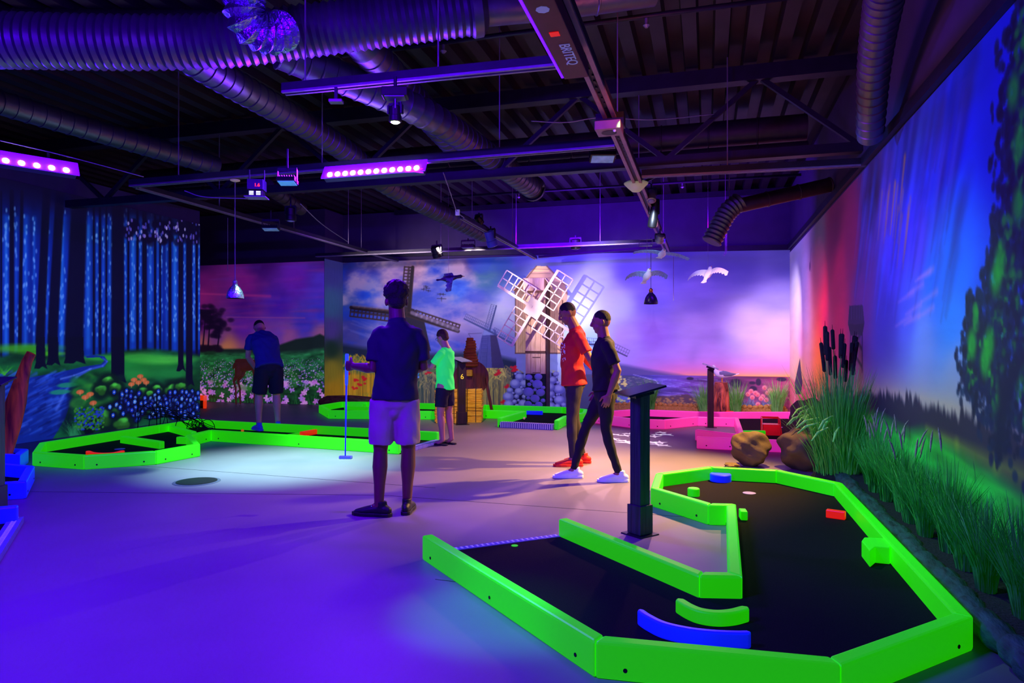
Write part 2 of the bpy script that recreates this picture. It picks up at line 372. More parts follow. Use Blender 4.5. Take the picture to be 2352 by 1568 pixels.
# ------------------------------------------------------------------ windmill mural on the back wall
M = Mural('Y', YW, onY(786, 800, YW).x, XW, 0.0, 3.2, 780, 262)
PUR, LAV = (92, 66, 190), (176, 172, 236)
M.base([(790, 600, (40, 34, 110)), (830, 640, (96, 92, 190)), (790, 700, (60, 84, 160)), (800, 760, (66, 66, 150)), (850, 600, (60, 50, 140)), (900, 640, (150, 120, 175)),
        (960, 610, (160, 120, 150)), (850, 665, (30, 80, 215)), (880, 700, (150, 140, 215)), (920, 760, (110, 106, 200)), (1000, 620, (40, 70, 190)), (1050, 660, (60, 110, 215)),
        (1000, 700, (120, 120, 200)), (1040, 740, (150, 130, 200)), (1060, 610, (110, 90, 140)), (1090, 700, (140, 130, 200)), (1060, 790, (100, 90, 180)), (1120, 640, (70, 120, 150)),
        (1150, 600, (50, 90, 150)), (1160, 700, (205, 205, 240)), (1130, 800, (110, 110, 190)), (1200, 590, (86, 92, 170)), (1300, 600, (100, 96, 190)), (1370, 640, (170, 180, 240)),
        (1340, 720, (205, 220, 250)), (1360, 790, (150, 190, 235)), (1420, 700, (176, 176, 236)), (1450, 620, (96, 80, 190)), (1500, 690, (110, 88, 200)), (1440, 780, (170, 140, 220)),
        (1500, 760, (150, 104, 205)), (1560, 600, (72, 60, 150)), (1600, 680, (120, 96, 190)), (1640, 600, (80, 70, 150)), (1600, 760, (176, 140, 215)), (1700, 740, (196, 170, 228)),
        (1800, 600, (92, 84, 160)), (1790, 680, (150, 134, 205)), (1800, 760, (200, 170, 228)), (1700, 600, (84, 74, 156))], 3.4)
cl = vnoise(M.S + 20, M.Z, 1.7, 3.0, 3, 5); lefty = np.clip((M.q(1190, 700)[0] - M.S) / 1.2, 0, 1)
k = np.clip((cl - .47) * 5, 0, 1) * lefty * np.clip((M.Z - 1.35), 0, 1)
M.C = M.C*(1-.6*k[..., None]) + np.array((226, 184, 190))/255*(.6*k[..., None])
k = np.clip((.46 - cl) * 6, 0, 1) * lefty; M.C = M.C*(1-.6*k[..., None]) + np.array((26, 60, 190))/255*(.6*k[..., None])
for i in range(26):  # light streaks of cirrus, low left
    x = 790 + random.random()*270; y = 730 + random.random()*60; M.line((x, y), (x + 50, y + 16), .02, .06, (170, 160, 225), .22, 1)
for i in range(70):
    x = 1300 + random.random()*510; y = 620 + random.random()*220; M.line((x, y), (x + 60, y - 4), .05, .12, (205, 180, 235), .05, 1)
# sunset glow along the sea horizon
zh = M.q(1600, 863)[1]; pk = np.interp(M.S, [M.q(p, 800)[0] for p in (1400, 1480, 1560, 1680, 1815)], [0, .45, .85, .8, .85])
k = pk*np.exp(-np.clip(M.Z-zh, 0, 9)**1.5/.16)*(.85 + .3*vnoise(M.S, M.Z*3, 1.2, 1.5, 61, 3)); k = np.clip(k, 0, 1); M.C = M.C*(1-k[..., None]) + np.array((226, 100, 186))/255*k[..., None]
yk = np.interp(M.S, [M.q(p, 800)[0] for p in (1480, 1580, 1700, 1815)], [0, .6, .85, .95])
k = np.clip(yk*np.exp(-np.clip(M.Z-zh, 0, 9)/.085)*1.1, 0, 1); M.C = M.C*(1-k[..., None]) + np.array((248, 176, 84))/255*k[..., None]
# far hills, sea and beach
for key, c in (([(1300, 826), (1400, 828), (1440, 834), (1500, 846), (1560, 856), (1600, 866)], (74, 70, 130)),):
    h = M.curve(key); k = np.clip((h - M.Z)/.08, 0, 1)*(M.S > M.q(1290, 800)[0])*(M.S < M.q(1604, 800)[0]); M.C = M.C*(1-.85*k[..., None]) + np.array(c)/255*.85*k[..., None]
zs = M.q(1600, 863)[1]
k = ((M.Z < zs) & (M.S > M.q(1300, 800)[0])) * 1.0
f = np.clip((M.S - M.q(1500, 880)[0]) / 2.4, 0, 1)[..., None]
w_ = vnoise(M.S, M.Z*6, 1.6, 2.2, 9, 4)[..., None]
sea = (np.array((96, 84, 205))*(1-f) + np.array((196, 70, 130))*f) * (0.62 + .85*(w_-.3)) / 255
M.C = M.C*(1-k[..., None]) + sea*k[..., None]
M.poly([(1300, 858), (1450, 862), (1515, 876), (1500, 884), (1430, 896), (1400, 940), (1300, 940)], (74, 76, 112))
M.poly([(1500, 910), (1580, 905), (1610, 922), (1640, 942), (1480, 942)], (86, 62, 78))
for i in range(150):
    x = 1500 + random.random()*130; y = 914 + random.random()*26; M.blob((x, y), .025, .012, (186, 140, 80), .6, .8)
for i in range(80):
    x = 1400 + random.random()*95; y = 866 + random.random()*40; M.blob((x, y), .03, .01, (150, 146, 150), .4, .8)
for i in range(60):
    x = 1480 + random.random()*160; y = 868 + random.random()*40; M.line((x, y), (x + 24, y + 3), .006, .02, (170, 165, 250), .5, .8)
M.path([(1455, 860), (1505, 873), (1512, 880), (1500, 886)], .015, .02, (200, 200, 255), .8)
for x, y, a, b in ((1585, 869, .07, .03), (1690, 880, .11, .09), (1728, 879, .06, .03), (1742, 877, .05, .07), (1730, 893, .07, .06), (1795, 871, .09, .04), (1668, 884, .05, .06)):
    M.blob((x, y), a, b, (40, 26, 60), .92, .35)
# green hills and tall reeds, far left
h = M.curve([(786, 784), (830, 792), (900, 800), (1000, 806), (1100, 800), (1180, 820)]); k = np.clip((h - M.Z)/.12, 0, 1)*(M.S < M.q(1186, 800)[0])
M.C = M.C*(1-.92*k[..., None]) + np.array((22, 36, 58))/255*.92*k[..., None]
h = M.curve([(786, 806), (840, 818), (920, 826), (1160, 838)]); k = np.clip((h - M.Z)/.1, 0, 1)*(M.S < M.q(1176, 800)[0])
gm = np.array((34, 96, 70))*1.0; M.C = M.C*(1-k[..., None]) + (gm*(1-np.clip((M.S-M.q(900, 800)[0])/1.2, 0, 1))[..., None] + np.array((58, 62, 70))*np.clip((M.S-M.q(900, 800)[0])/1.2, 0, 1)[..., None])/255*k[..., None]
def stalks(x0, x1, n, ytop, ybot, cols, w=.02, bend=14):
    for i in range(n):
        x = x0 + random.random()*(x1-x0); yt = ytop + abs(random.gauss(0, 1))*22; c = random.choice(cols); b = random.choice((-1, 1))*bend*random.random()
        M.path([(x, ybot), (x + b*.2, (ybot+yt)/2), (x + b*.5, yt + 8), (x + b, yt), (x + b*1.6, yt + 5)], w*.8, w*.7, c, .8, .3)
        M.line((x + b*1.3, yt + 1), (x + b*2.3, yt + 9), w*1.3, w*1.8, c, .9, .3)
stalks(790, 880, 120, 812, 940, [(176, 150, 50), (214, 170, 40), (150, 124, 50), (120, 130, 60)], .02, 9)
k = np.clip((M.curve([(786, 852), (1000, 852)]) - M.Z)/.1, 0, 1)*np.clip((M.q(885, 800)[0] - M.S)/.2, 0, 1); vv = vnoise(M.S*9, M.Z, 3, 1, 5, 3)
M.C = M.C*(1-.75*k[..., None]) + (np.array((225, 160, 24))*(.45+.9*vv[..., None]))/255*.75*k[..., None]
stalks(945, 1000, 80, 838, 940, [(150, 140, 96), (176, 160, 90), (110, 106, 90)], .016)
stalks(1105, 1172, 120, 838, 940, [(190, 168, 84), (214, 190, 96), (140, 124, 80), (120, 120, 90)], .018)
stalks(1255, 1300, 26, 846, 880, [(200, 190, 110)], .012, 9)
for i in range(60):
    x = 790 + random.random()*90; M.line((x, 925), (x + random.gauss(0, 10), 895 + random.random()*16), .02, .004, (50, 150, 60), .7)
for x, y in ((803, 856), (815, 872), (832, 868), (838, 872), (826, 884), (765+50, 892), (870, 866), (1140, 858), (1178, 846), (1147, 856), (1182, 846), (1156, 920), (985, 858), (1180, 850), (1165, 890)):
    for j in range(4): M.blob((x + random.gauss(0, 3), y + random.gauss(0, 2.5)), .035, .025, (205, 24, 40), .85, .5)
# windmills
def sail(c, tip, w, spar, lat, off=1, bars=9, sparw=.035, start=.12):
    c = M.q(*c); t = M.q(*tip); dx, dy = t[0]-c[0], t[1]-c[1]; L = math.hypot(dx, dy); dx /= L; dy /= L; nx, ny = -dy*off, dx*off
    M.line(c, t, sparw*1.4, sparw, spar, 1, .15, True); s0 = L*start
    for r in (w, w*.5): M.line((c[0]+dx*s0+nx*r, c[1]+dy*s0+ny*r), (t[0]+nx*r, t[1]+ny*r), sparw*.45, sparw*.45, lat, 1, .2, True)
    for i in range(bars+1):
        d = s0 + (L-s0)*i/bars; M.line((c[0]+dx*d, c[1]+dy*d), (c[0]+dx*d+nx*w, c[1]+dy*d+ny*w), sparw*.4, sparw*.4, lat, 1, .2, True)
M.poly([(905, 722), (955, 712), (975, 740), (990, 806), (880, 806), (895, 745)], (30, 24, 50))
M.poly([(918, 714), (930, 704), (952, 710), (952, 722), (915, 724)], (40, 28, 48))
for tip, w, off in (((948, 614), .2, 1), ((806, 706), .2, 1), ((1052, 760), .14, 1)):
    sail((938, 722), tip, w, (52, 34, 40), (60, 40, 46), off, 13, .09)
    sail((938, 722), tip, w*.35, (30, 20, 30), (30, 20, 30), off, 1, .05)
for k_ in range(9): M.line((946 + k_*12, 718 + k_*4.4), (955 + k_*12, 722 + k_*4.4), .09, .09, (176, 156, 200), .5, .3)
for k_ in range(6): M.line((812 + k_*14, 702 + k_*1.6), (822 + k_*14, 704 + k_*1.6), .08, .08, (150, 120, 120), .35, .3)
M.poly([(1112, 757), (1122, 752), (1138, 757), (1142, 775), (1158, 845), (1092, 845), (1106, 775)], (70, 72, 150)); M.poly([(1112, 757), (1122, 752), (1134, 757), (1136, 768), (1108, 770)], (120, 130, 200))
M.poly([(1126, 770), (1140, 770), (1158, 845), (1130, 845)], (52, 44, 96))
for k_ in range(14): M.line((1106 + k_*.1, 778 + k_*4.6), (1118, 778 + k_*4.6), .012, .012, (36, 40, 110), 1)
M.line((1108, 775), (1101, 845), .012, .012, (36, 40, 110)); M.line((1121, 775), (1117, 845), .012, .012, (36, 40, 110))
M.path([(1106, 765), (1076, 766), (1096, 800)], .014, .014, (40, 36, 80))
for tip, off in (((1140, 702), 1), ((1066, 732), -1), ((1190, 796), 1)): sail((1124, 760), tip, .12, (56, 66, 130), (66, 76, 140), off, 14, .035, .1)
for tip, off in (((1394, 748), 1), ((1440, 818), 1), ((1340, 790), -1)): sail((1386, 792), tip, .13, (52, 50, 90), (60, 58, 100), off, 9, .03, .1)
M.poly([(1378, 790), (1394, 790), (1402, 856), (1368, 856)], (56, 50, 96))
# painted post mill behind the built sails
TAN, TAN2, BRN = (218, 170, 140), (188, 138, 112), (96, 58, 50)
M.poly([(1182, 672), (1216, 626), (1232, 611), (1256, 611), (1296, 650), (1304, 672), (1302, 692), (1186, 692)], (204, 158, 132))
M.poly([(1220, 624), (1232, 611), (1256, 611), (1262, 624)], (240, 200, 140))
for y in (618, 628, 638, 648): M.line((1218, y), (1264, y), .014, .014, BRN, .8)
M.poly([(1184, 676), (1300, 676), (1292, 811), (1184, 811)], TAN)
for i, x in enumerate((1190, 1200, 1212, 1264, 1274, 1286)): M.line((x, 680), (x, 810), .012, .012, BRN, .85)
for x in (1195, 1206, 1218, 1269, 1280): M.line((x, 680), (x, 810), .05, .05, TAN2, .5, .8)
M.line((1184, 811), (1292, 811), .03, .03, BRN); M.line((1184, 676), (1184, 811), .025, .025, BRN); M.line((1292, 690), (1292, 811), .03, .03, BRN)
M.line((1232, 611), (1182, 672), .03, .03, BRN, .8); M.line((1256, 611), (1300, 655), .03, .03, BRN, .8)
# painted boulders under it
def cobbles(M, box, n, seed, world=False):
    r = random.Random(seed); P = []
    x0, x1, y0, y1 = box; tries = 0
    while len(P) < n and tries < 4000:
        tries += 1; x = r.uniform(x0, x1); y = r.uniform(y0, y1); t = (y - y0)/(y1-y0)
        if not world and abs(x - (x0+x1)/2) > (x1-x0)/2*(.72 + .28*t): continue
        rr = r.uniform(8, 12) if tries < 900 else r.uniform(5, 7.5) if tries < 2500 else r.uniform(2.5, 4.5)
        if all(math.hypot((x-a)*.84, y-b) > (rr+c)*.80 for a, b, c in P): P.append((x, y, rr))
    return P
sy0 = M.q(1230, 858)[1]
M.poly([(1180, 856), (1278, 856), (1296, 936), (1160, 936)], (24, 20, 54))
for x, y, r_ in cobbles(M, (1162, 1296, 858, 934), 110, 4):
    rs = r_*.0092; M.blob((x, y), rs*1.14, rs*.96, (92, 92, 172), 1, .14); M.blob((x - r_*.15, y - r_*.25), rs*.8, rs*.6, (166, 166, 226), .8, .9)
# geese, flowers
for x, y, r_ in ((980, 662, 7), (973, 665, 5), (984, 668, 5), (978, 658, 5), (1014, 686, 10), (1011, 676, 6), (1018, 676, 5)):
    M.line((x - r_, y - 1), (x + r_, y), .02, .02, (34, 30, 50), .9, .6); M.line((x, y - r_*.3), (x, y + r_*.7), .03, .01, (34, 30, 50), .9, .5)
for x, y in ((1414, 872), (1424, 866), (1421, 876), (1436, 882), (1433, 878), (1404, 878), (1407, 884), (1420, 914), (1428, 921), (1446, 916), (1450, 924), (1440, 930), (1421, 894), (1402, 870)):
    for j in range(6): M.blob((x + random.gauss(0, 2.6), y + random.gauss(0, 2.6)), .026, .018, (226, 214, 120), .9, .4)
for i in range(14): M.line((1404 + random.random()*60, 938), (1396 + random.random()*60, 876 + random.random()*30), .018, .01, (90, 150, 130), .8)
for i in range(130):
    x = 1700 + random.random()*90; M.line((x, 940), (x + random.gauss(0, 12), 905 + random.random()*20), .026, .006, random.choice([(96, 120, 160), (60, 80, 120), (130, 150, 180)]), .8)
for x, y in ((1756, 890), (1769, 896), (1773, 898), (1763, 902), (1740, 906), (1752, 910), (1748, 915), (1741, 928), (1764, 933), (1783, 912), (1728, 912), (1735, 902), (1725, 898), (1718, 905), (1760, 918), (1757, 936)):
    M.blob((x, y), .045, .045, (238, 130, 150), .95, .3); M.blob((x, y + 2), .025, .025, (210, 70, 90), .7, .5)
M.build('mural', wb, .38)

# return beside the meadow wall, painted on like the rest of the sky
R = Mural('X', XR, YP - .012, YW - .01, 0, 3.2, 30, 120)
R.base([(760, 620, (70, 70, 150)), (760, 700, (70, 110, 150)), (760, 760, (90, 70, 150)), (760, 800, (26, 60, 40)), (760, 900, (190, 150, 30)), (760, 850, (150, 140, 40))], 4)
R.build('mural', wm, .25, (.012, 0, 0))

# ------------------------------------------------------------------ meadow mural
M = Mural('Y', YP, onY(440, 800, YP).x, XR, 0, 3.15, 300, 270)
M.base([(460, 600, (52, 12, 84)), (600, 600, (60, 14, 104)), (740, 600, (76, 30, 140)), (460, 650, (104, 20, 110)), (560, 655, (124, 24, 128)), (680, 640, (104, 30, 170)), (740, 650, (80, 50, 190)),
        (460, 675, (140, 30, 120)), (560, 700, (70, 16, 120)), (640, 700, (70, 26, 160)), (740, 720, (54, 52, 190)), (470, 740, (84, 20, 110)), (560, 750, (92, 30, 150)), (700, 740, (56, 50, 180)),
        (500, 775, (120, 60, 130)), (640, 770, (110, 60, 160)), (460, 796, (170, 90, 90)), (520, 800, (196, 120, 80)), (600, 800, (170, 90, 110)), (740, 765, (150, 90, 130)), (660, 775, (150, 80, 140))], 3.2)
for i in range(90):
    x = 450 + random.random()*290; y = 600 + random.random()*170; M.line((x, y), (x + 60, y - 2), .02, .09, random.choice([(150, 40, 150), (60, 20, 120), (90, 60, 200), (170, 60, 130)]), .16, 1)
M.line((450, 674), (620, 680), .03, .06, (190, 50, 130), .6, .9); M.line((520, 728), (700, 730), .02, .03, (180, 80, 140), .5, .9)
h = M.curve([(440, 800), (560, 798), (640, 790), (680, 776), (720, 770), (735, 764), (752, 772)]); k = np.clip((h-M.Z)/.05, 0, 1)
M.C = M.C*(1-k[..., None]) + np.array((26, 40, 36))/255*k[..., None]
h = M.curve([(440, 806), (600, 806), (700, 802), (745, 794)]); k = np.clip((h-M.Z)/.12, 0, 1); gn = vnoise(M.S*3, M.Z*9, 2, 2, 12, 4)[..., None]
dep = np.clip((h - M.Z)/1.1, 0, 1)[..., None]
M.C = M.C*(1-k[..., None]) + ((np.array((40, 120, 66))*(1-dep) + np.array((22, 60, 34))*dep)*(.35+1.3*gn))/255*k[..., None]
for x0, hh in ((478, 705), (500, 735), (466, 720)):
    M.line((x0, 800), (x0 + 6, hh + 10), .05, .03, (24, 10, 40)); 
    for i in range(26): M.blob((x0 + 4 + random.gauss(0, 12), hh + 18 + random.gauss(0, 11)), .09, .05, (24, 10, 42), .7, .8)
for i in range(12): M.blob((455 + random.random()*50, 796 + random.random()*8), .12, .05, (30, 16, 36), .8, .7)
for i in range(900):
    t = random.random()**.8; y = 822 + t*66; x = 445 + random.random()*300; M.blob((x, y), .006 + .016*t, .005 + .012*t, random.choice([(150, 130, 235), (196, 120, 225), (230, 190, 250), (120, 90, 200)]), .85, .5)
for i in range(240):
    x = 445 + random.random()*300; M.line((x, 936), (x + random.gauss(0, 12), 886 + random.random()*26), .022, .004, random.choice([(30, 110, 44), (50, 140, 60), (20, 60, 40)]), .8)
for i in range(75):   # big lilac irises
    x = 448 + random.random()*295; y = 872 + random.random()*54
    c = random.choice([(214, 120, 226), (190, 130, 240), (236, 160, 240)])
    for j in range(5):
        a = j*1.256 + random.random(); M.blob((x + 3.6*math.cos(a), y + 3.6*math.sin(a)), .034, .02, c, .95, .3, -a)
for i in range(30): M.blob((445 + random.random()*300, 850 + random.random()*50), .10, .06, (60, 150, 50), .35, .9)
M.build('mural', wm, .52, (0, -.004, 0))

# ------------------------------------------------------------------ forest mural
YF0, YF1 = 5.6, 10.35
M = Mural('X', XL, YF0, YF1, 0, 3.5, 430, 360)
M.C[:] = np.array((6, 12, 66))/255
glowy = np.clip((M.Z - 1.0)/.9, 0, 1)*np.clip((3.35-M.Z)/.9, 0, 1)
nb = vnoise(M.S*4, M.Z*.6, 3, 1, 21, 4); M.C += (np.array((6, 44, 150))/255)*(glowy*nb)[..., None]
def FX(zx): return zx/2.904
for x0, x1, c in ((20, 60, 1), (95, 120, .6), (150, 190, .8), (215, 240, .7), (300, 330, .6), (388, 436, 1), (470, 500, .35), (560, 615, .8), (636, 656, .7), (678, 700, .7), (716, 746, .7), (826, 846, .9),
                 (866, 908, 1), (926, 946, .8), (980, 1024, .7), (1044, 1060, .7), (1076, 1086, .6), (1100, 1122, .6), (1146, 1186, 1), (1224, 1240, .8), (1284, 1302, .9), (1322, 1332, .9), (-60, -30, .8), (-120, -90, .8)):
    xc = (FX(x0)+FX(x1))/2; w = abs(M.q(FX(x0), 650)[0]-M.q(FX(x1), 650)[0])
    yb = 815 if xc < 290 else 800
    M.line((xc, yb), (xc + 1, 500), w*2.6, w*2.2, (4, 40, 150), .45*c, 1.0); M.line((xc, yb), (xc + 1, 500), w*1.15, w, (12, 76, 200), .75*c, .7); M.line((xc, yb - 20), (xc, 520), w*.5, w*.4, (50, 140, 235), .55*c, .9)
    for i in range(int(34*c)):
        y = 470 + random.random()**.7*300; M.blob((xc + random.gauss(0, .6)*(FX(x1)-FX(x0))*.5, y), .012, .03, (120, 180, 250), .55, .8)
for x0, x1, yb, lean in ((0, 16, 830, 0), (62, 95, 812, 0), (122, 148, 806, 4), (242, 300, 845, 14), (322, 388, 836, 16), (440, 556, 830, 12), (618, 634, 812, 0), (658, 676, 812, 0), (702, 716, 812, 0), (744, 828, 870, 0),
                       (848, 864, 812, 0), (908, 926, 826, 0), (948, 980, 812, 0), (1026, 1042, 815, 0), (1062, 1074, 812, 0), (1124, 1144, 820, 0), (1190, 1222, 850, 0), (1242, 1282, 880, 0), (1304, 1320, 815, 0), (-100, -40, 840, 8)):
    a, b = FX(x0), FX(x1); xc = (a+b)/2; w = abs(M.q(a, 650)[0]-M.q(b, 650)[0])
    M.line((xc - lean*.3, yb), (xc + lean, 440), w*1.1, w*.95, (5, 7, 40), .97, .12)
    if w > .2: M.poly([(a - 1, yb + 14), (a, yb - 40), (b, yb - 40), (b + 2, yb + 18)], (5, 7, 38))
k = np.clip((M.Z - M.curve([(0, 470), (457, 560)]) + .0)/.35, 0, 1); M.C = M.C*(1-.85*k[..., None]) + np.array((12, 6, 40))/255*.85*k[..., None]
for i in range(90):  # dark leaves with pale flecks
    x = 285 + random.random()*175; y = 508 + random.random()*50; M.blob((x, y), .07, .06, (8, 5, 40), .75, .7)
for i in range(75):
    x = 288 + random.random()*170; y = 505 + random.random()*52; M.blob((x, y), .018, .03, random.choice([(170, 160, 230), (110, 90, 200), (60, 60, 170)]), .8, .5)
# ground
h = M.curve([(-40, 820), (10, 812), (70, 788), (100, 800), (180, 820), (250, 806), (290, 800), (340, 796), (400, 802), (460, 812)]); k = np.clip((h-M.Z)/.06, 0, 1)
g = vnoise(M.S*2, M.Z*3, 1.6, 2, 33, 5)[..., None]
M.C = M.C*(1-k[..., None]) + (np.array((14, 80, 44))*(.2+1.4*g))/255*k[..., None]
for x, y, r1, r2, c in ((60, 800, .5, .06, (70, 190, 30)), (20, 845, .5, .05, (20, 110, 50)), (340, 838, .9, .12, (30, 150, 50)), (385, 826, .6, .07, (80, 210, 70)), (320, 820, .5, .07, (60, 190, 60)), (350, 856, .8, .09, (24, 120, 50)),
                       (400, 858, .5, .08, (30, 140, 60)), (300, 860, .4, .08, (36, 150, 60)), (235, 822, .4, .04, (50, 180, 50)), (140, 832, .5, .04, (24, 110, 50)), (110, 812, .3, .03, (80, 200, 30))):
    M.blob((x, y), r1, r2, c, .75, .9)
for a, b, yb in ((242, 300, 840), (322, 388, 832), (440, 556, 828), (744, 828, 872), (1242, 1282, 880), (1190, 1222, 846)):
    xa, xb = FX(a), FX(b); xm = (xa + xb)/2; M.poly([(xa - 5, yb + 6), (xa - 1, yb - 8), (xa, 774), (xb, 774), (xb + 1, yb - 8), (xb + 6, yb + 8), (xm + 4, yb + 1), (xm - 3, yb + 7)], (5, 8, 36))
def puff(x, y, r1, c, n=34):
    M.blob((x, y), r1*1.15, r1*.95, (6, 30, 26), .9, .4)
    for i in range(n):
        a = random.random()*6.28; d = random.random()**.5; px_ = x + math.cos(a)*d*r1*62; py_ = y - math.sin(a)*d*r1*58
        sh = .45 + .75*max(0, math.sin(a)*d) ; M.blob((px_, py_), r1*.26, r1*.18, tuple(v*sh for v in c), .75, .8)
# river
M.poly([(-60, 862), (60, 868), (130, 856), (190, 842), (232, 836), (240, 828), (228, 820), (200, 822), (196, 818), (214, 815), (240, 818), (248, 830), (240, 842), (206, 850), (180, 866), (170, 900), (150, 960), (120, 1010), (90, 1040), (-60, 1040)], (14, 40, 140))
for i in range(190):
    t = random.random(); x = -40 + t*180; y = 862 + random.random()*150
    if x > 175 - (y-870)*.5: continue
    M.line((x, y), (x + 26, y - 13), .012, .035, random.choice([(34, 84, 215), (20, 60, 180), (8, 16, 80), (70, 120, 240)]), .45, .9)
M.path([(236, 822), (246, 830), (236, 840), (206, 848), (176, 866), (150, 900), (130, 940)], .02, .05, (90, 130, 240), .6, .8)
M.path([(210, 846), (170, 862), (140, 870)], .015, .03, (110, 150, 250), .7, .8)
M.path([(176, 880), (166, 900), (168, 930), (150, 975)], .10, .16, (4, 10, 40), .7, .8)
for x, y in ((138, 900), (155, 884)): M.blob((x, y), .16, .035, (30, 140, 110), .9, .4)
# bank, bushes, shrubs
for i in range(170):
    x = 172 + random.random()*110; y = 862 + random.random()*126; M.blob((x, y), .09, .05, random.choice([(26, 130, 50), (16, 90, 44), (60, 170, 50), (8, 50, 40)]), .5, .8)
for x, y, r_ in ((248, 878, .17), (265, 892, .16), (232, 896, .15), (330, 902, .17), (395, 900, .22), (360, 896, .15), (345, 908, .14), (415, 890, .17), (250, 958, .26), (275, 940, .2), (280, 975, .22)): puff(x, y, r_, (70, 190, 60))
for x, y in ((184, 900), (207, 905), (196, 912), (214, 925), (308, 872), (322, 864), (330, 872), (318, 878), (302, 882), (336, 878)):
    M.blob((x, y), .065, .034, (206, 106, 56), 1, .3); M.line((x, y), (x, y + 7), .03, .02, (220, 140, 90), .9)
for i in range(110):
    x = 172 + random.random()*66; M.line((203 + random.gauss(0, 3), 998), (x, 936 + random.random()*50), .014, .008, (6, 14, 24), .9)
for i in range(240): M.blob((172 + random.random()*66, 934 + random.random()*52), .02, .014, random.choice([(60, 150, 40), (40, 110, 40), (30, 60, 190)]), .9, .4)
for i in range(40): M.line((160 + random.random()*30, 1004), (140 + random.random()*40, 960 + random.random()*30), .02, .005, (40, 140, 80), .7)
for i in range(14): M.line((10, 860), (10 + random.gauss(0, 14), 838 + random.random()*10), .02, .006, (60, 180, 40), .8)
for i in range(240):  # forget-me-nots
    r_ = random.random(); x, y = (random.gauss(297, 18), random.gauss(928, 14)) if r_ < .3 else (random.gauss(358, 14), random.gauss(930, 12)) if r_ < .5 else (random.uniform(388, 457), random.uniform(898, 965))
    if y > 978 or y < 890: continue
    M.blob((x, y), .075, .06, (4, 8, 50), .75, .5); cc_ = random.choice([(40, 100, 235), (80, 150, 245), (24, 60, 210), (30, 84, 225)])
    for j in range(5): M.blob((x + 1.9*math.cos(j*1.257), y + 2.7*math.sin(j*1.257)), .016, .018, cc_, .9, .35)
    M.blob((x, y), .009, .009, (240, 240, 150), .9, .4)
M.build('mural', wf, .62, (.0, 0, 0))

# ------------------------------------------------------------------ sky, meadow and tree mural on the right wall
M = Mural('X', XW, 3.0, YW, 0, 3.08, 640, 250, 1.75)
M.base([(1830, 600, (176, 166, 205)), (1850, 700, (222, 206, 234)), (1840, 800, (240, 170, 205)), (1840, 850, (250, 190, 110)), (1890, 860, (252, 176, 40)), (1880, 560, (110, 88, 120)), (1920, 500, (110, 30, 80)),
        (1930, 640, (206, 36, 96)), (1930, 740, (226, 30, 90)), (1900, 780, (230, 60, 120)), (1960, 560, (150, 30, 90)), (1980, 680, (110, 40, 130)), (1990, 600, (100, 44, 130)), (2030, 480, (110, 60, 160)), (2050, 600, (80, 60, 190)),
        (2010, 450, (60, 30, 70)), (2090, 330, (40, 40, 130)), (2150, 400, (40, 60, 220)), (2200, 480, (20, 90, 245)), (2110, 560, (84, 60, 215)), (2090, 700, (70, 76, 200)), (2150, 640, (30, 90, 235)), (2200, 600, (16, 96, 245)),
        (2190, 740, (30, 110, 240)), (2120, 780, (96, 116, 215)), (2040, 740, (60, 50, 160)), (2200, 300, (10, 40, 220)), (2320, 150, (10, 30, 200)), (2300, 300, (8, 40, 190)), (2200, 860, (110, 130, 215)), (2280, 700, (14, 70, 215)), (2352, 500, (8, 40, 180))], 3.6)  # pale corner and red band carry lamp light in the paint
for i in range(150):   # brushed, slanting clouds
    x = 1960 + random.random()*230; y = 380 + random.random()*360; a, b = M.q(x, y); L = .35 + random.random()*.6
    M.line((a, b), (a - L*.55, b + L), .03, .12, random.choice([(30, 30, 120), (40, 20, 90), (90, 70, 210), (60, 90, 235)]), .22, 1, True)
for i in range(14):
    x = 2010 + random.random()*70; y = 470 + random.random()*200; a, b = M.q(x, y); L = .4
    M.line((a, b), (a - L*.4, b + L), .02, .05, (226, 140, 50), .45, .9, True)
for i in range(9):
    x = 2050 + random.random()*90; y = 640 + random.random()*110; M.line((x, y), (x + 36, y - 24), .02, .05, (190, 110, 190), .5, .9)
h = M.curve([(1815, 863), (1880, 905), (2000, 892), (2040, 895), (2080, 905), (2120, 912), (2200, 935), (2260, 950), (2352, 990)]); tn = vnoise(M.S*6, M.Z*.01, 3, 1, 8, 3)
k = np.exp(-np.clip(M.Z - h, 0, 9)/.22)*.75*(M.S < 11.2); M.C = M.C*(1-k[..., None]) + np.array((196, 150, 110))/255*k[..., None]
k = np.clip((h + (tn-.5)*.16*(M.S < 10.2) - M.Z)/.06, 0, 1)
c1 = np.where((M.S > 10.4)[..., None], np.array((236, 110, 130)), np.array((40, 30, 50)))
M.C = M.C*(1-k[..., None]) + c1/255*k[..., None]
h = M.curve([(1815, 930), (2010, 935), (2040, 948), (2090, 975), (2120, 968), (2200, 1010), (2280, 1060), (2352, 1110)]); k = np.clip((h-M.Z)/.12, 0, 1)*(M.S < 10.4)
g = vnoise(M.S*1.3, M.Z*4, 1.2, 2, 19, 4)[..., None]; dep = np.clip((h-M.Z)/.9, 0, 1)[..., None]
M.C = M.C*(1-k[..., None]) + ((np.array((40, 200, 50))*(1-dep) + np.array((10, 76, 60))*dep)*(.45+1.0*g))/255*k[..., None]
M.path([(2130, 985), (2200, 1020), (2290, 1066), (2352, 1090)], .06, .1, (140, 160, 40), .5, .9)
for i in range(80): M.blob((1826 + random.random()*50, 872 + random.random()*60), .16, .02, (180, 50, 90), .3, .9)
M.poly([(1838, 822), (1844, 880), (1840, 905), (1828, 905), (1826, 880)], (52, 44, 76)); M.line((1828, 905), (1822, 945), .06, .02, (240, 210, 190), .7)
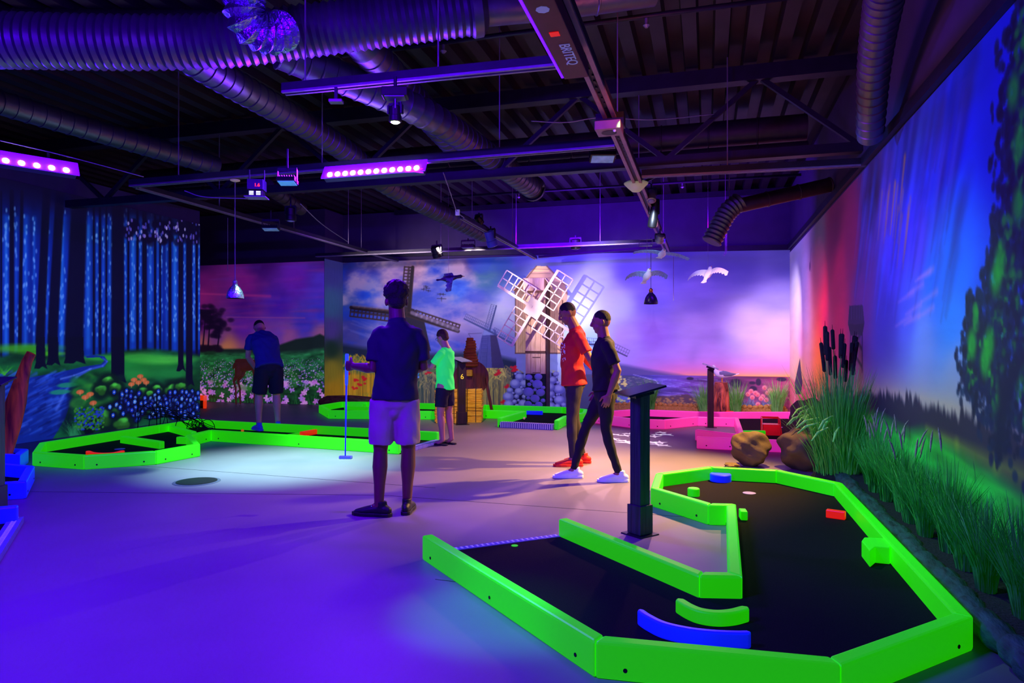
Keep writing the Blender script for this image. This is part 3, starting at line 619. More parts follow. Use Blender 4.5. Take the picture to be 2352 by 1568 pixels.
# old tower on stilts, painted
M.poly([(1952, 702), (1983, 700), (1987, 742), (1949, 744)], (48, 26, 70)); 
for x in (1957, 1963, 1969, 1975, 1981): M.line((x, 705), (x, 732), .02, .02, (120, 70, 150), .8)
M.poly([(1949, 744), (1987, 742), (1982, 770), (1955, 770)], (36, 18, 50))
for a, b in (((1955, 770), (1952, 850)), ((1982, 768), (1982, 850)), ((1960, 770), (1980, 800)), ((1978, 768), (1956, 800)), ((1956, 800), (1980, 840))): M.line(a, b, .05, .05, (44, 24, 60))
# gull's cast shadow painted into the wall near the corner
M.path([(1864, 572), (1862, 600), (1864, 622)], .05, .03, (90, 70, 110), .8); M.blob((1861, 612), .06, .07, (80, 60, 100), .8, .5)
# tree at the near end
for x, y, r_ in [(2352, 200, .30), (2340, 300, .26), (2330, 420, .30), (2352, 520, .34), (2310, 560, .2), (2300, 640, .22), (2330, 700, .34), (2290, 760, .26), (2250, 790, .22), (2230, 850, .2), (2270, 860, .28), (2320, 860, .36), (2352, 900, .4), (2240, 730, .14), (2350, 100, .24), (2290, 920, .26)]:
    for j in range(150):
        a = random.random()*6.28; d = random.random()**.55*r_*1.12*(1 + .25*math.sin(a*5 + x)); c0 = M.q(x, y)
        M.blob((c0[0] + math.cos(a)*d, c0[1] + math.sin(a)*d), .016 + .02*random.random(), .018 + .02*random.random(), random.choice([(4, 14, 60), (3, 10, 40), (4, 26, 60), (2, 8, 36)]), .75, .6, world=True)
    for j in range(34):
        a = random.random()*6.28; d = random.random()*r_*.7; c0 = M.q(x + r_*20, y - r_*30)
        M.blob((c0[0] + math.cos(a)*d*.6, c0[1] + math.sin(a)*d), .018 + .014*random.random(), .024, random.choice([(20, 120, 40), (30, 150, 34), (10, 80, 50)]), .5, .9, world=True)
for x, y in ((2330, 210), (2345, 330), (2342, 470), (2290, 640), (2235, 790), (2275, 790), (2265, 830), (2300, 600)): M.blob((x, y), .07, .09, (30, 180, 30), .7, .9)
M.path([(2352, 820), (2310, 900), (2300, 1000)], .1, .2, (4, 8, 40), .9, .5)
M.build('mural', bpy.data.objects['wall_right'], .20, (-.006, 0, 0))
# ------------------------------------------------------------------ mini golf lanes
GRN, PNK, BLU, RED, ORA = (96, 255, 14), (255, 60, 150), (20, 40, 255), (255, 30, 14), (255, 84, 20)
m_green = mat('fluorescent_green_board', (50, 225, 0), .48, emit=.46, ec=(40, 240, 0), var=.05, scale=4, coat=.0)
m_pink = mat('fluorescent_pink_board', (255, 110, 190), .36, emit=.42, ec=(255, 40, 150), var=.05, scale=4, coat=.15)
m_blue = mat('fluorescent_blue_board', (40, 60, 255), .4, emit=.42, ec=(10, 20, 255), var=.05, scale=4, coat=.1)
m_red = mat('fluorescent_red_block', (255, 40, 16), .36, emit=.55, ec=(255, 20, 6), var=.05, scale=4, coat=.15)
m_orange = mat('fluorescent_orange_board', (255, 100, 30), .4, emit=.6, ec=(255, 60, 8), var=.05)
m_carpet = mat('dark_felt', (24, 16, 26), .95, var=.5, scale=170, bump=.5, bscale=420)
m_tread = mat('purple_tread', (110, 90, 190), .4, .4, emit=.06, var=.2, scale=30)
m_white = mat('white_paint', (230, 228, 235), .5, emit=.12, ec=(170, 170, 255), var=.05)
m_hole = mat('screw_hole_black', (6, 8, 6), .7)
m_cup = mat('cup_lilac', (150, 130, 220), .4, var=.1)
m_carpet.node_tree.nodes['Principled BSDF'].inputs['Specular IOR Level'].default_value = .1
HB, HC = .15, .035
def offs(P, side, w):
    """the line P moved sideways by w with mitred corners"""
    out = []; n = len(P)
    for i in range(n):
        p = Vector(P[i]); a = (p - Vector(P[i-1])).normalized() if i else None; b = (Vector(P[i+1]) - p).normalized() if i < n-1 else None
        na = Vector((-a.y, a.x))*side if a is not None else None; nb = Vector((-b.y, b.x))*side if b is not None else None
        if na is None: m = nb
        elif nb is None: m = na
        else: m = (na + nb); m = m*2/max(.5, m.length_squared)
        out.append(p + m*w)
    return out
def plan(pts, z=HB): return [Vector((G(x, y, z).x, G(x, y, z).y)) for x, y in pts]
def boards(root, P, side, m, w=.07, h=HB, z0=0.0, holes=True, hole_side=-1):
    O = Vector((root.location.x, root.location.y)); Q = offs(P, side, w); P = [p - O for p in P]; Q = [q - O for q in Q]
    for i in range(len(P) - 1):
        poly = [P[i], P[i+1], Q[i+1], Q[i]]
        b = MB().prism([(p.x, p.y) for p in poly], z0, h).build('board', m, root, bevel=.012)
        L = (P[i+1] - P[i]).length
        if holes and L > .3:
            t = (P[i+1] - P[i]).normalized(); nrm = Vector((-t.y, t.x))*(-side)
            for k in ((.12, L-.12) if L < 1.6 else (.13, L*.5, L-.13)):
                c = P[i] + t*k + nrm*.0012; M3 = Matrix(((t.x, 0, nrm.x), (t.y, 0, nrm.y), (0, 1, 0))).to_3x3()
                MB().lathe((c.x, c.y, .045), [(.009, -.002), (.009, .0015)], 10, M3).build('screw_hole', m_hole, b)
    return [q + O for q in Q]
def carpet(root, pts, h=HC):
    O = root.location
    return MB().prism([(p.x - O.x, p.y - O.y) for p in pts], .002, h).build('felt_surface', m_carpet, root)
def tread(root, a, b, w=.05, h=HC + .004, vertical=False):
    O = Vector((root.location.x, root.location.y)); a = a - O; b = b - O
    s = MB().beam((a.x, a.y, h/2), (b.x, b.y, h/2), w, h).build('tread_strip', m_tread, root)
    t = (b - a).normalized(); n = Vector((-t.y, t.x)); L = (b-a).length; k = int(L/.035); x = MB()
    for i in range(k):
        c = a + t*(i + .5)*L/k
        for sg in (-1, 1):
            d = (t*sg*.35 + n).normalized()*.016; x.beam((c.x - d.x, c.y - d.y, h + .0015), (c.x + d.x, c.y + d.y, h + .0015), .005, .003)
        if vertical:
            for sd in (-1, 1):
                e = c + n*sd*(w/2 + .001); x.beam((e.x, e.y, .008), (e.x, e.y, h - .004), .012, .003)
    x.build('tread_pattern', m_white, s)
def lane(loc, label):
    return thing('golf_lane', loc, label, 'golf lane')

# the near lane
l1 = plan([(969, 1229), (1366, 1472), (1933, 1526), (2237, 1415), (1935, 1108), (1789, 1078), (1628, 1070), (1506, 1086), (1494, 1120), (1626, 1159), (1668, 1160), (1672, 1312), (1616, 1311), (1302, 1188)])
r = lane((l1[1].x, l1[1].y, 0), 'large green mini golf lane with a V-shaped notch filling the right foreground')
Q = boards(r, l1, 1, m_green); carpet(r, offs(l1, 1, .03)); tread(r, Q[0] , Q[-1], .06)
O1 = r.location
c = G(1182, 1253, HC) - O1; MB().lathe((c.x, c.y, HC), [(.022, 0), (.022, .003), (.012, .003)], 16).build('tee_marker', m_green, r)
c = G(1721, 1132, HC) - O1; MB().lathe((c.x, c.y, HC), [(.055, 0), (.055, .002), (.05, .003)], 24).build('cup', m_cup, r)
def obst(name, px, py, mb, m, label, cat='bumper', group=None, bevel=.006, rz=0.0, smooth=False, z=HC):
    g = G(px, py, z); o = mb.build(name, m, loc=(0, 0, 0), bevel=bevel, smooth=smooth); o.location = g; o.rotation_euler.z = rz
    return tag(o, label, cat, group)
def smooth_pts(P, n):
    Q = [P[0]*2 - P[1]] + P + [P[-1]*2 - P[-2]]; out = []
    for i in range(1, len(Q)-2):
        for k in range(n):
            t = k/n; a, b, c, d = Q[i-1:i+3]; out.append(.5*((2*b) + (c-a)*t + (2*a-5*b+4*c-d)*t*t + (3*b-a-3*c+d)*t**3))
    return out + [P[-1]]
def arc(px, width, z0, z1, name, m, label):
    P = plan(px, z1); P = [V_.xy for V_ in smooth_pts([Vector((p.x, p.y, 0)) for p in P], 5)]; a = offs(P, 1, width/2); b = offs(P, -1, width/2)
    t0 = (P[0]-P[1]).normalized()*width*.4; t1 = (P[-1]-P[-2]).normalized()*width*.4
    poly = a + [P[-1] + t1] + b[::-1] + [P[0] + t0]
    c = P[len(P)//2]; o = MB().prism([(p.x - c.x, p.y - c.y) for p in poly], 0, z1 - z0).build(name, m, loc=(0, 0, 0), bevel=.008); o.location = (c.x, c.y, z0)
    return tag(o, label, 'bumper')
arc([(1561, 1375), (1583, 1388), (1609, 1398), (1646, 1403), (1682, 1400.5), (1712, 1393)], .048, HC, .10, 'curved_bumper', m_green, 'thick green curved bumper on the dark felt of the near lane')
arc([(1471, 1399), (1489, 1411), (1525, 1428), (1580, 1440.5), (1635, 1447), (1690, 1449.5), (1719, 1449.5)], .034, HC, .105, 'curved_bumper', m_blue, 'long thin blue curved bumper nearest the camera on the near lane')
obst('round_bumper', 1655, 1104, MB().lathe((0, 0, 0), [(.098, 0), (.098, .062), (.09, .07)], 36), m_blue, 'wide blue round puck bumper at the far end of the near lane', bevel=0, smooth='auto')
obst('round_bumper', 1593, 1138, MB().lathe((0, 0, 0), [(.05, 0), (.05, .06), (.044, .066)], 28), m_green, 'small green round bumper at the left rail of the near lane', bevel=0, smooth='auto')
obst('round_bumper', 1899, 1131, MB().lathe((0, 0, 0), [(.05, 0), (.05, .06), (.044, .066)], 28), m_green, 'small green round bumper tucked in the far right corner of the near lane', bevel=0, smooth='auto')
obst('block_bumper', 1707, 1191, MB().box((0, 0, .033), (.05, .10, .066)), m_green, 'small green rectangular block beside the notch rail of the near lane', rz=.1)
obst('block_bumper', 1920, 1190, MB().box((0, 0, .03), (.13, .05, .06)), m_red, 'small red rectangular block on the near lane, close to the planter', rz=-.35)
w = plan([(1979, 1241), (1985, 1233), (2030, 1235), (2047, 1250), (2044, 1257), (2011, 1254), (1998, 1264)], .135); c = w[3]
o = MB().prism([(p.x - c.x, p.y - c.y) for p in w], 0, .10).build('wedge_bumper', m_green, loc=(0, 0, 0), bevel=.006); o.location = (c.x, c.y, HC)
tag(o, 'green wedge-shaped bumper jutting from the right rail of the near lane', 'bumper')

# the lane at mid left
l2 = plan([(915, 1015), (485, 988), (440, 998), (460, 1019), (359, 1036), (192, 1046), (74, 1038), (90, 1016), (357, 976), (456, 961), (500, 965), (1009, 991)])
r = lane((l2[5].x, l2[5].y, 0), 'long green mini golf lane at mid left with a wire bridge, by the forest wall')
Q = boards(r, l2, -1, m_green); carpet(r, offs(l2, -1, .03)); tread(r, Q[0], Q[-1], .10, .05, True)
for a, b in (((275, 1001), (366, 1014)), ((404, 1003), (446, 1005)), ((379, 975), (440, 991))):
    P = plan([a, b], .125); boards(r, P, 1, m_green, .07, .125, holes=False)
O2 = r.location; c = G(275, 1031, HC) - O2; MB().lathe((c.x, c.y, HC), [(.06, 0), (.06, .003), (.05, .004)], 20).build('cup', m_cup, r)
arc([(202, 1035), (214, 1038.5), (235, 1040), (262, 1038.5), (282, 1034)], .05, HC, .10, 'curved_bumper', m_red, 'low red curved bumper in the left end of the long green lane')
P = plan([(692, 992), (725, 986)], .10); c = P[0]; o = MB().beam((0, 0, .035), ((P[1]-c).x, (P[1]-c).y, .035), .06, .07).build('block_bumper', m_red, loc=(0, 0, 0), bevel=.006); o.location = (c.x, c.y, HC)
tag(o, 'red rectangular bumper slanting across the long green lane', 'bumper')
P = plan([(662, 998), (689, 994)], .08); c = P[0]; o = MB().beam((0, 0, .025), ((P[1]-c).x, (P[1]-c).y, .025), .05, .05).build('block_bumper', m_green, loc=(0, 0, 0), bevel=.006); o.location = (c.x, c.y, HC)
tag(o, 'low green bumper just left of the slanting red one', 'bumper')
m_ball = mat('orange_ball', (255, 150, 20), .35, emit=.35, ec=(255, 120, 0))
obst('golf_ball', 557, 992, MB().ell((0, 0, .0215), (.0215, .0215, .0215)), m_ball, 'orange golf ball in front of the bending man', 'golf ball', bevel=0, smooth=True)
# wire bridge: hoops and long curved wires
m_wire = mat('blackened_wire', (10, 10, 22), .35, .7)
pA, pB = G(336, 985, HC), G(478, 985, .06); base = Vector((pA.x, pA.y, HC))
br = thing('wire_bridge', base, 'black bent-wire bridge standing across the long green lane', 'bridge')
lng = (pB - pA); lng.z = 0; LN = lng.length; t = lng.normalized(); n = Vector((-t.y, t.x, 0))
for i in range(9):
    off = (i - 4)*.045; pts = []
    for k in range(13):
        u = k/12; pts.append(t*(u*LN) + n*off*(1 + .2*math.sin(u*9 + i)) + Vector((0, 0, .02 + .34*(1-u)**1.4*(.7 + .3*math.sin(i*1.7)) + .10*math.sin(u*PI) + (.02*math.sin(u*12+i)))))
    MB().loft(pts, [.0055]*13, 5).build('long_wire', m_wire, br, smooth=True)
for k, u in enumerate((.02, .20, .42, .62, .80, .97)):
    pts = []; hh = .16 + .24*(1-u)
    for j in range(9): a = PI*j/8; pts.append(t*(u*LN) + n*(.21*math.cos(a)) + Vector((0, 0, hh*math.sin(a))))
    MB().loft(pts, [.006]*9, 5).build('hoop', m_wire, br, smooth=True)
for u, s_ in ((.02, -.2), (.36, .2), (.38, -.2), (.02, .2)): MB().loft([t*(u*LN) + n*s_, t*(u*LN) + n*s_ + Vector((0, 0, .5 - u*.3))], [.007, .007], 6).build('post', m_wire, br)
for i in range(7):
    c = t*(LN*(.78 + .04*random.random())) + n*(random.random()-.5)*.3 + Vector((0, 0, .05 + .06*random.random())); pts = [c + Vector((math.cos(a*1.0472)*.05, random.random()*.02, math.sin(a*1.0472)*.04)) for a in range(7)]
    MB().loft(pts, [.005]*7, 5).build('wire_curl', m_wire, br, smooth=True)

# the lane below the windmill
l3a = plan([(1142, 959), (1198, 944), (1102, 941), (994, 944), (754, 942), (732, 930), (782, 922), (844, 922), (1121, 929), (1295, 934), (1349, 939), (1347, 947), (1302, 955), (1283, 965)])
r = lane((l3a[4].x, l3a[4].y, 0), 'long green mini golf lane along the back wall below the windmill')
Q = boards(r, l3a, -1, m_green); carpet(r, offs(l3a, -1, .03)); tread(r, Q[0], Q[-1], .12, .09, True)
P = plan([(790, 932), (845, 934)], .11); boards(r, P, 1, m_green, .07, .11, holes=False)
P = plan([(842, 928), (836, 926)], .11); boards(r, P, 1, m_green, .05, .11, holes=False)
obst('block_bumper', 1228, 952, MB().box((0, 0, .035), (.30, .06, .07)), m_blue, 'flat blue bar bumper in the middle of the lane below the windmill', rz=.05)
obst('block_bumper', 1296, 946, MB().box((0, 0, .035), (.10, .06, .07)), m_blue, 'short blue block bumper half hidden behind the man in the red shirt')
m_ballr = mat('pale_ball', (240, 190, 160), .4, emit=.2)
obst('golf_ball', 1204, 963, MB().ell((0, 0, .0215), (.0215, .0215, .0215)), m_ballr, 'pale golf ball at the mouth of the lane below the windmill', 'golf ball', bevel=0, smooth=True)

# the pink lane
l4 = plan([(1600, 1003), (1700, 1007), (1868, 1014), (1858, 985), (1838, 953), (1816, 945), (1626, 945), (1458, 939), (1388, 943.5), (1364, 951), (1458, 962), (1528, 964), (1603, 957), (1686, 959), (1697, 996), (1603, 985)])
r = lane((l4[0].x, l4[0].y, 0), 'pink mini golf lane in the right back corner below the seashore mural')
Q = boards(r, l4, 1, m_pink); carpet(r, offs(l4, 1, .03))
O4 = r.location; c = G(1790, 981, HC) - O4; MB().lathe((c.x, c.y, HC), [(.05, 0), (.05, .003), (.04, .004)], 20).build('cup', m_cup, r)
for a, b, lb in (((1495, 953), (1524, 953), 'red bar bumper inside the left end of the pink lane'), ((1610, 955), (1632, 955), 'red bar bumper left of the tree stump on the pink lane'), ((1668, 954), (1684, 954), 'short red bumper right of the tree stump on the pink lane'), ((1732, 957), (1766, 960), 'red bar bumper behind the red ramp on the pink lane')):
    A, B = G(*a, HC), G(*b, HC); c = A; o = MB().beam((0, 0, .04), tuple(B - A)[:2] + (.04,), .07, .08).build('block_bumper', m_red, loc=(0, 0, 0), bevel=.006); o.location = A; tag(o, lb, 'bumper')
A, B = G(1702, 1000, HC), G(1757, 1000, HC); o = MB().beam((0, 0, .035), tuple(B - A)[:2] + (.035,), .06, .07).build('block_bumper', m_green, loc=(0, 0, 0), bevel=.006); o.location = A; tag(o, 'bright green bar bumper on the pink lane', 'bumper')
# red ramp
m_ramp = mat('red_translucent_acrylic', (200, 16, 30), .25, emit=.10, var=.1)
g = G(1773, 1000, HC); rp_ = thing('ball_ramp', g, 'dark red hump ramp with side frames on the pink lane', 'ramp')
MB().add([(-.12, 0, .005), (.12, 0, .005), (.12, .16, .13), (-.12, .16, .13), (-.12, 0, .0), (.12, 0, .0), (.12, .16, .12), (-.12, .16, .12)], [(0,1,2,3), (7,6,5,4), (0,4,5,1), (1,5,6,2), (2,6,7,3), (3,7,4,0)]).build('front_slope', m_ramp, rp_)
MB().box((0, .26, .13), (.24, .20, .012)).build('deck', m_ramp, rp_)
for sx in (-.12, .12):
    f = MB(); f.beam((sx, .16, 0), (sx, .16, .22), .012, .02); f.beam((sx, .36, 0), (sx, .36, .22), .012, .02); f.beam((sx, .16, .22), (sx, .36, .22), .012, .02); f.beam((sx*1.1, 0, .0), (sx*1.0, .16, .22), .01, .015); f.build('side_frame', m_ramp, rp_)
MB().beam((-.12, .36, .22), (.12, .36, .22), .03, .03).build('crossbar', m_ramp, rp_)

# blue lane cut by the left edge
r0 = G(61, 1105, HB)
r = lane((r0.x, r0.y, 0), 'blue mini golf lane cut by the left edge of the picture')
P = plan([(-160, 1120), (61, 1105), (80, 1069), (-20, 1060), (-170, 1062)]); Q = boards(r, P, 1, m_blue); carpet(r, offs(P, 1, .03))
P = plan([(43, 1158), (-180, 1178)]); Q2 = boards(r, P, 1, m_blue); pb = plan([(36, 1192), (-30, 1290), (-200, 1300)], .04)
a, b = G(38, 1192, .03), G(-26, 1290, .03); carpet(r, [Vector((p.x, p.y)) for p in (Q2[1], Q2[0], a, b)] + [plan([(-220, 1300)], .03)[0]])
tread(r, Vector((a.x, a.y)), Vector((b.x, b.y)), .09, .045)
r0 = G(66, 1046, .0)
r = lane((r0.x, r0.y, 0), 'raised blue end box with the driftwood plank, by the left edge')
P = plan([(-90, 1042), (46, 1044), (66, 1030), (-90, 1024)], .16); boards(r, P, 1, m_blue, .07, .16, holes=False); carpet(r, offs(P, 1, .02), .12)
# orange lane end beyond the forest wall
r0 = G(475, 925, 0)
r = lane((r0.x, r0.y, 0), 'small end of an orange mini golf lane behind the forest wall corner')
P = plan([(475, 921), (475, 907.5), (430, 907)], HB); boards(r, [P[0], P[1], P[2]], 1, m_orange, .07, HB, holes=False); q = [P[0], P[1], P[2], plan([(430, 918)])[0]]; carpet(r, q)

# ------------------------------------------------------------------ sign stands
m_post = wood('dark_stained_wood', (26, 22, 40), (50, 44, 62), 3, (14, 14, 1), .45)
m_post2 = wood('dark_brown_wood', (34, 14, 24), (50, 22, 30), 3, (14, 14, 1), .5)
m_plate = mat('sign_plate_black', (22, 22, 34), .3, var=.2)
m_platel = mat('sign_plate_grey', (140, 140, 175), .35, var=.1)
m_yel = mat('yellow_number', (250, 220, 60), .5, emit=.5, ec=(250, 200, 40))
def text_mesh(txt, size, m, parent, loc, rot, name='lettering', ext=.002):
    cu = bpy.data.curves.new(name, 'FONT'); cu.body = txt; cu.size = size; cu.extrude = ext; cu.align_x = 'CENTER'; cu.align_y = 'CENTER'
    o = bpy.data.objects.new('t', cu); scene.collection.objects.link(o); dg = bpy.context.evaluated_depsgraph_get(); dg.update()
    me = bpy.data.meshes.new_from_object(o.evaluated_get(dg)); bpy.data.objects.remove(o); me.materials.clear(); me.materials.append(m)
    q = bpy.data.objects.new(name, me); scene.collection.objects.link(q); q.parent = parent; q.location = loc; q.rotation_euler = rot; return q
def sign_stand(px, py, ht, w, rz, label, mp, mpl, tilt, prz, num=None, sleeve=True, plate=(.32, .24)):
    g = G(px, py); s = thing('sign_stand', g, label, 'sign stand', rz=rz)
    MB().box((0, 0, ht/2), (w, w, ht)).build('post', mp, s, bevel=.004)
    if sleeve: MB().box((0, 0, .11), (w*1.28, w*1.28, .20)).build('sleeve', mp, s, bevel=.003)
    MB().box((0, 0, .004), (w*1.9, w*1.9, .008)).build('base_plate', m_plate, s)
    M3 = (Matrix.Rotation(prz, 3, 'Z') @ Matrix.Rotation(tilt, 3, 'X'))
    MB().box((0, 0, ht + .035), (plate[0], plate[1], .014), M=M3).build('sign_plate', mpl, s, bevel=.002)
    MB().box((0, 0, ht + .012), (plate[0]*.6, plate[1]*.5, .03), M=M3).build('bracket', mp, s)
    if num: text_mesh(num, .12, m_yel, s, (0, -w/2 - .003, ht*.76), (PI/2, 0, 0), 'number')
    return s
sign_stand(1470, 1226, .975, .098, math.radians(52), 'dark sign stand with a slanted black plate, standing inside the near lane notch', m_post, m_plate, math.radians(15), math.radians(-118), plate=(.34, .27))
sign_stand(1632, 981, .94, .09, TH*.5, 'dark brown sign stand with a pale slanted plate, within the pink lane', m_post2, m_platel, math.radians(20), math.radians(80), sleeve=False, plate=(.24, .26))
sign_stand(1060, 974, 1.04, .12, TH + .25, 'dark sign stand numbered 6 in front of the straw bales', m_post2, m_platel, math.radians(16), math.radians(40), num='6', plate=(.26, .26))
sign_stand(-9, 1176, 1.0, .085, math.radians(20), 'dark numbered post at the very left edge of the picture', m_post, m_plate, math.radians(16), 0, num='8', plate=(.2, .2))

# ------------------------------------------------------------------ driftwood plank standing at the left
m_drift = wood('red_brown_driftwood', (96, 26, 26), (196, 84, 36), 2.2, (8, 8, 1.2), .5, emit=.10)  # faint glow added so the dark plank reads brighter
dd = 7.35; pts = [(2, 1072), (8, 1034), (22, 975), (38, 920), (50, 870), (62, 830), (72, 811)]; b0 = W(2, 1072, dd)
mb = MB(); mb.loft([W(x, y, dd) - b0 for x, y in pts], [(.10, .05), (.105, .05), (.125, .05), (.11, .045), (.075, .04), (.055, .035), (.05, .03)], 14, side=RT)
d_ = mb.build('driftwood_plank', m_drift, loc=(0, 0, 0), smooth='auto'); d_.location = b0 + Vector((0, 0, 0)); tag(d_, 'red brown driftwood plank leaning upright at the left edge', 'driftwood')
# ------------------------------------------------------------------ floor outlet
g = G(452, 1106); fo = thing('floor_outlet', g, 'round black floor outlet cover on the lit patch of floor', 'floor outlet')
MB().lathe((0, 0, 0), [(.215, 0), (.215, .003), (.20, .005)], 40).build('rim', mat('grey_ring', (80, 80, 96), .5), fo)
MB().lathe((0, 0, .005), [(.185, 0), (.185, .003), (.17, .004)], 40).build('cover', m_black, fo)
# ------------------------------------------------------------------ birds of projected light, laid on the floor as flat glowing shapes
m_birdlight = mat('projected_white', (240, 240, 235), .5, emit=.35, ec=(240, 240, 255))
ORD = ['first', 'second', 'third', 'fourth', 'fifth', 'sixth', 'seventh', 'eighth', 'ninth']; SX = [1412, 1408, 1435, 1446, 1428, 1438, 1452, 1500, 1510, 1519, 1530, 1496, 1514, 1524, 1506, 1470, 1472]
for i, (px, py, s_) in enumerate(((1412, 998, 1), (1408, 1008, 1.1), (1435, 1000, 1.1), (1446, 996, 1.2), (1428, 1012, 1), (1438, 1016, 1.5), (1452, 1014, 1), (1500, 1002, 1.2), (1510, 998, 1), (1519, 993, 1), (1530, 998, 1.2), (1496, 1016, 1.2), (1514, 1016, 1.2), (1524, 1023, 1), (1506, 1020, 1), (1470, 1004, 1.1), (1472, 1018, 1))):
    g = G(px, py, 0); a = .10*s_; vs = [(-a, 0), (-a*.35, .05*s_), (-a*.1, .02*s_), (a*.15, .14*s_), (a*.3, .03*s_), (a, .03*s_), (a*.4, -.03*s_), (a*.3, -.13*s_), (-a*.05, -.03*s_), (-a*.5, -.02*s_)]
    o = MB().prism(vs, .0012, .0024).build('bird_light', m_birdlight, loc=(0, 0, 0)); o.location = (g.x, g.y, 0); o.rotation_euler.z = TH + random.gauss(0, .25)
    k_ = sorted(SX).index(px); tag(o, 'flat white flying bird standing in for projected light on the floor, ' + ORD[k_ if k_ < 9 else 16 - k_] + (' from the left' if k_ < 9 else ' from the right') + ' in the flock', 'sticker', 'projected bird shapes on the floor')
# ------------------------------------------------------------------ boulders
def rock(c, r, seed, name, m, label, cat='boulder', cuts=5):
    bm = bmesh.new(); bmesh.ops.create_icosphere(bm, subdivisions=4, radius=1); rr = random.Random(seed)
    pl = [(Vector((rr.gauss(0, 1), rr.gauss(0, 1), rr.gauss(0, .8))).normalized(), rr.uniform(.62, .86)) for _ in range(cuts*3)]
    for v in bm.verts:
        p = v.co.copy()
        for n_, d_ in pl:
            k = p.dot(n_) - d_
            if k > 0: p -= n_*k*.85
        p += p.normalized()*(.05*math.sin(p.x*5 + seed)*math.cos(p.y*4 + p.z*6) + .025*math.sin(p.z*13 + p.x*9))
        v.co = Vector((p.x*r[0], p.y*r[1], p.z*r[2]))
    lo = min(v.co.z for v in bm.verts)
    for v in bm.verts: v.co.z -= lo
    me = bpy.data.meshes.new(name); bm.to_mesh(me); bm.free(); me.materials.append(m); me.polygons.foreach_set('use_smooth', [True]*len(me.polygons))
    o = bpy.data.objects.new(name, me); scene.collection.objects.link(o); o.location = c; return tag(o, label, cat)
m_rock = mat('sandy_rock', (98, 78, 48), .75, var=.4, scale=3, bump=.3, bscale=10)
m_rock2 = mat('red_rock', (120, 80, 62), .75, var=.35, scale=3, bump=.3, bscale=10)
g = G(1727, 1073); rock((g.x, g.y + .12, -.01), (.235, .22, .20), 3, 'boulder', m_rock, 'rounded ochre boulder between the pink lane and the near lane')
g = G(1838, 1086); rock((g.x + .06, g.y + .2, -.01), (.30, .30, .25), 8, 'boulder', m_rock, 'grey brown boulder beside the tall reeds, in front of the reddish one')
g = G(1852, 1040); rock((g.x + .05, g.y + .18, -.01), (.30, .32, .33), 12, 'boulder', m_rock2, 'tall reddish boulder at the end of the pink lane')
g = G(1682, 1073); rock((g.x, g.y, -.005), (.10, .08, .03), 5, 'stone', m_rock, 'flat small stone at the foot of the ochre boulder', 'stone')

# ------------------------------------------------------------------ straw bales, barrel end and straw skep
m_straw = wood('yellow_straw', (196, 130, 10), (250, 196, 60), 4, (1.5, 1.5, 30), .8, emit=.10)
m_plank = wood('red_plank', (96, 40, 26), (150, 66, 40), 3, (9, 9, 1), .6)
def bale(c, size, rz, label):
    rr = random.Random(int(c[0]*100)); b = thing('straw_bale', c, label, 'straw bale', rz=rz); mb = MB(); n = 24; sx, sy, sz = size
    for i in range(n):
        e = rr.uniform(-.008, .012); mb.box((rr.uniform(-.004, .004), rr.uniform(-.006, .006), (i + .5)*sz/n), (sx + e*2 - (.03 if i in (0, n-1) else 0), sy + e*2, sz/n*.86), rz=rr.uniform(-.012, .012))
    mb.box((0, 0, sz/2), (sx - .03, sy - .03, sz - .01)); mb.build('straw_body', m_straw, b, bevel=.004)
    for x in (-sx*.18, sx*.22): MB().loft([(x, -sy/2 - .016, 0.01), (x, -sy/2 - .018, sz*.5), (x, -sy/2 - .012, sz + .012), (x, sy/2 + .01, sz + .012)], [.006]*4, 6).build('twine', m_red if 0 else m_post2, b)
    return b
g = G(1022, 971); bale((g.x, g.y + .14, 0), (.44, .30, .56), TH + .12, 'yellow straw bale behind the boy, with its end grain showing')
g = G(1078, 970); bale((g.x, g.y + .14, 0), (.36, .30, .56), TH - .05, 'yellow straw bale right of the post numbered 6')
g = G(1080, 950); c0 = Vector((g.x, g.y + .05, 0)); wc = W(1080, 868, g.y/ray(1080, 868).y)
bt = thing('barrel_end', (c0.x, c0.y, 0), 'round red-brown plank disc with slanted legs behind the straw bales', 'wooden disc', rz=TH*.6)
R0 = .34; zc = wc.z; k = 9
for i in range(k):
    x0 = -R0 + 2*R0*i/k; x1 = x0 + 2*R0/k - .004; pol = []
    for x in np.linspace(x0, x1, 5): pol.append((x, math.sqrt(max(0, R0*R0 - x*x))))
    for x in np.linspace(x1, x0, 5): pol.append((x, -math.sqrt(max(0, R0*R0 - x*x))))
    nn = len(pol); vs = [(x, 0, z + zc) for x, z in pol] + [(x, .04, z + zc) for x, z in pol]
    MB().add(vs, [tuple(range(nn))[::-1], tuple(range(nn, 2*nn))] + [(j, (j+1) % nn, nn+(j+1) % nn, nn+j) for j in range(nn)]).build('plank', m_plank, bt)
for x0, x1 in ((.27, .40), (-.27, -.40)): MB().beam((x0, .07, zc), (x1, .07, .02), .04, .14).build('leg', m_plank, bt, bevel=.004)
MB().box((-.02, -.06, zc + .10), (.10, .10, .12)).build('spigot_block', m_straw, bt, bevel=.01)
sk = MB(); zb = zc + .26
m_skep = wood('brown_straw', (120, 48, 14), (190, 96, 24), 5, (1, 1, 24), .8, emit=.04)
o_ = thing('straw_skep', (c0.x - .02, c0.y + .02, zb - .06), 'tapering brown straw skep standing on the plank disc', 'straw skep')
for i in range(11):
    r_ = .155 - .007*i - (.02 if i > 9 else 0); z = .02 + i*.05; r2 = r_*(.9 if i else 1)
    MB().lathe((.012*math.sin(i), 0, z), [(r_*.9, 0), (r_, .012), (r_ + .004, .026), (r_, .04), (r_*.88, .052)], 18).build('straw_coil', m_skep, o_, smooth=True)

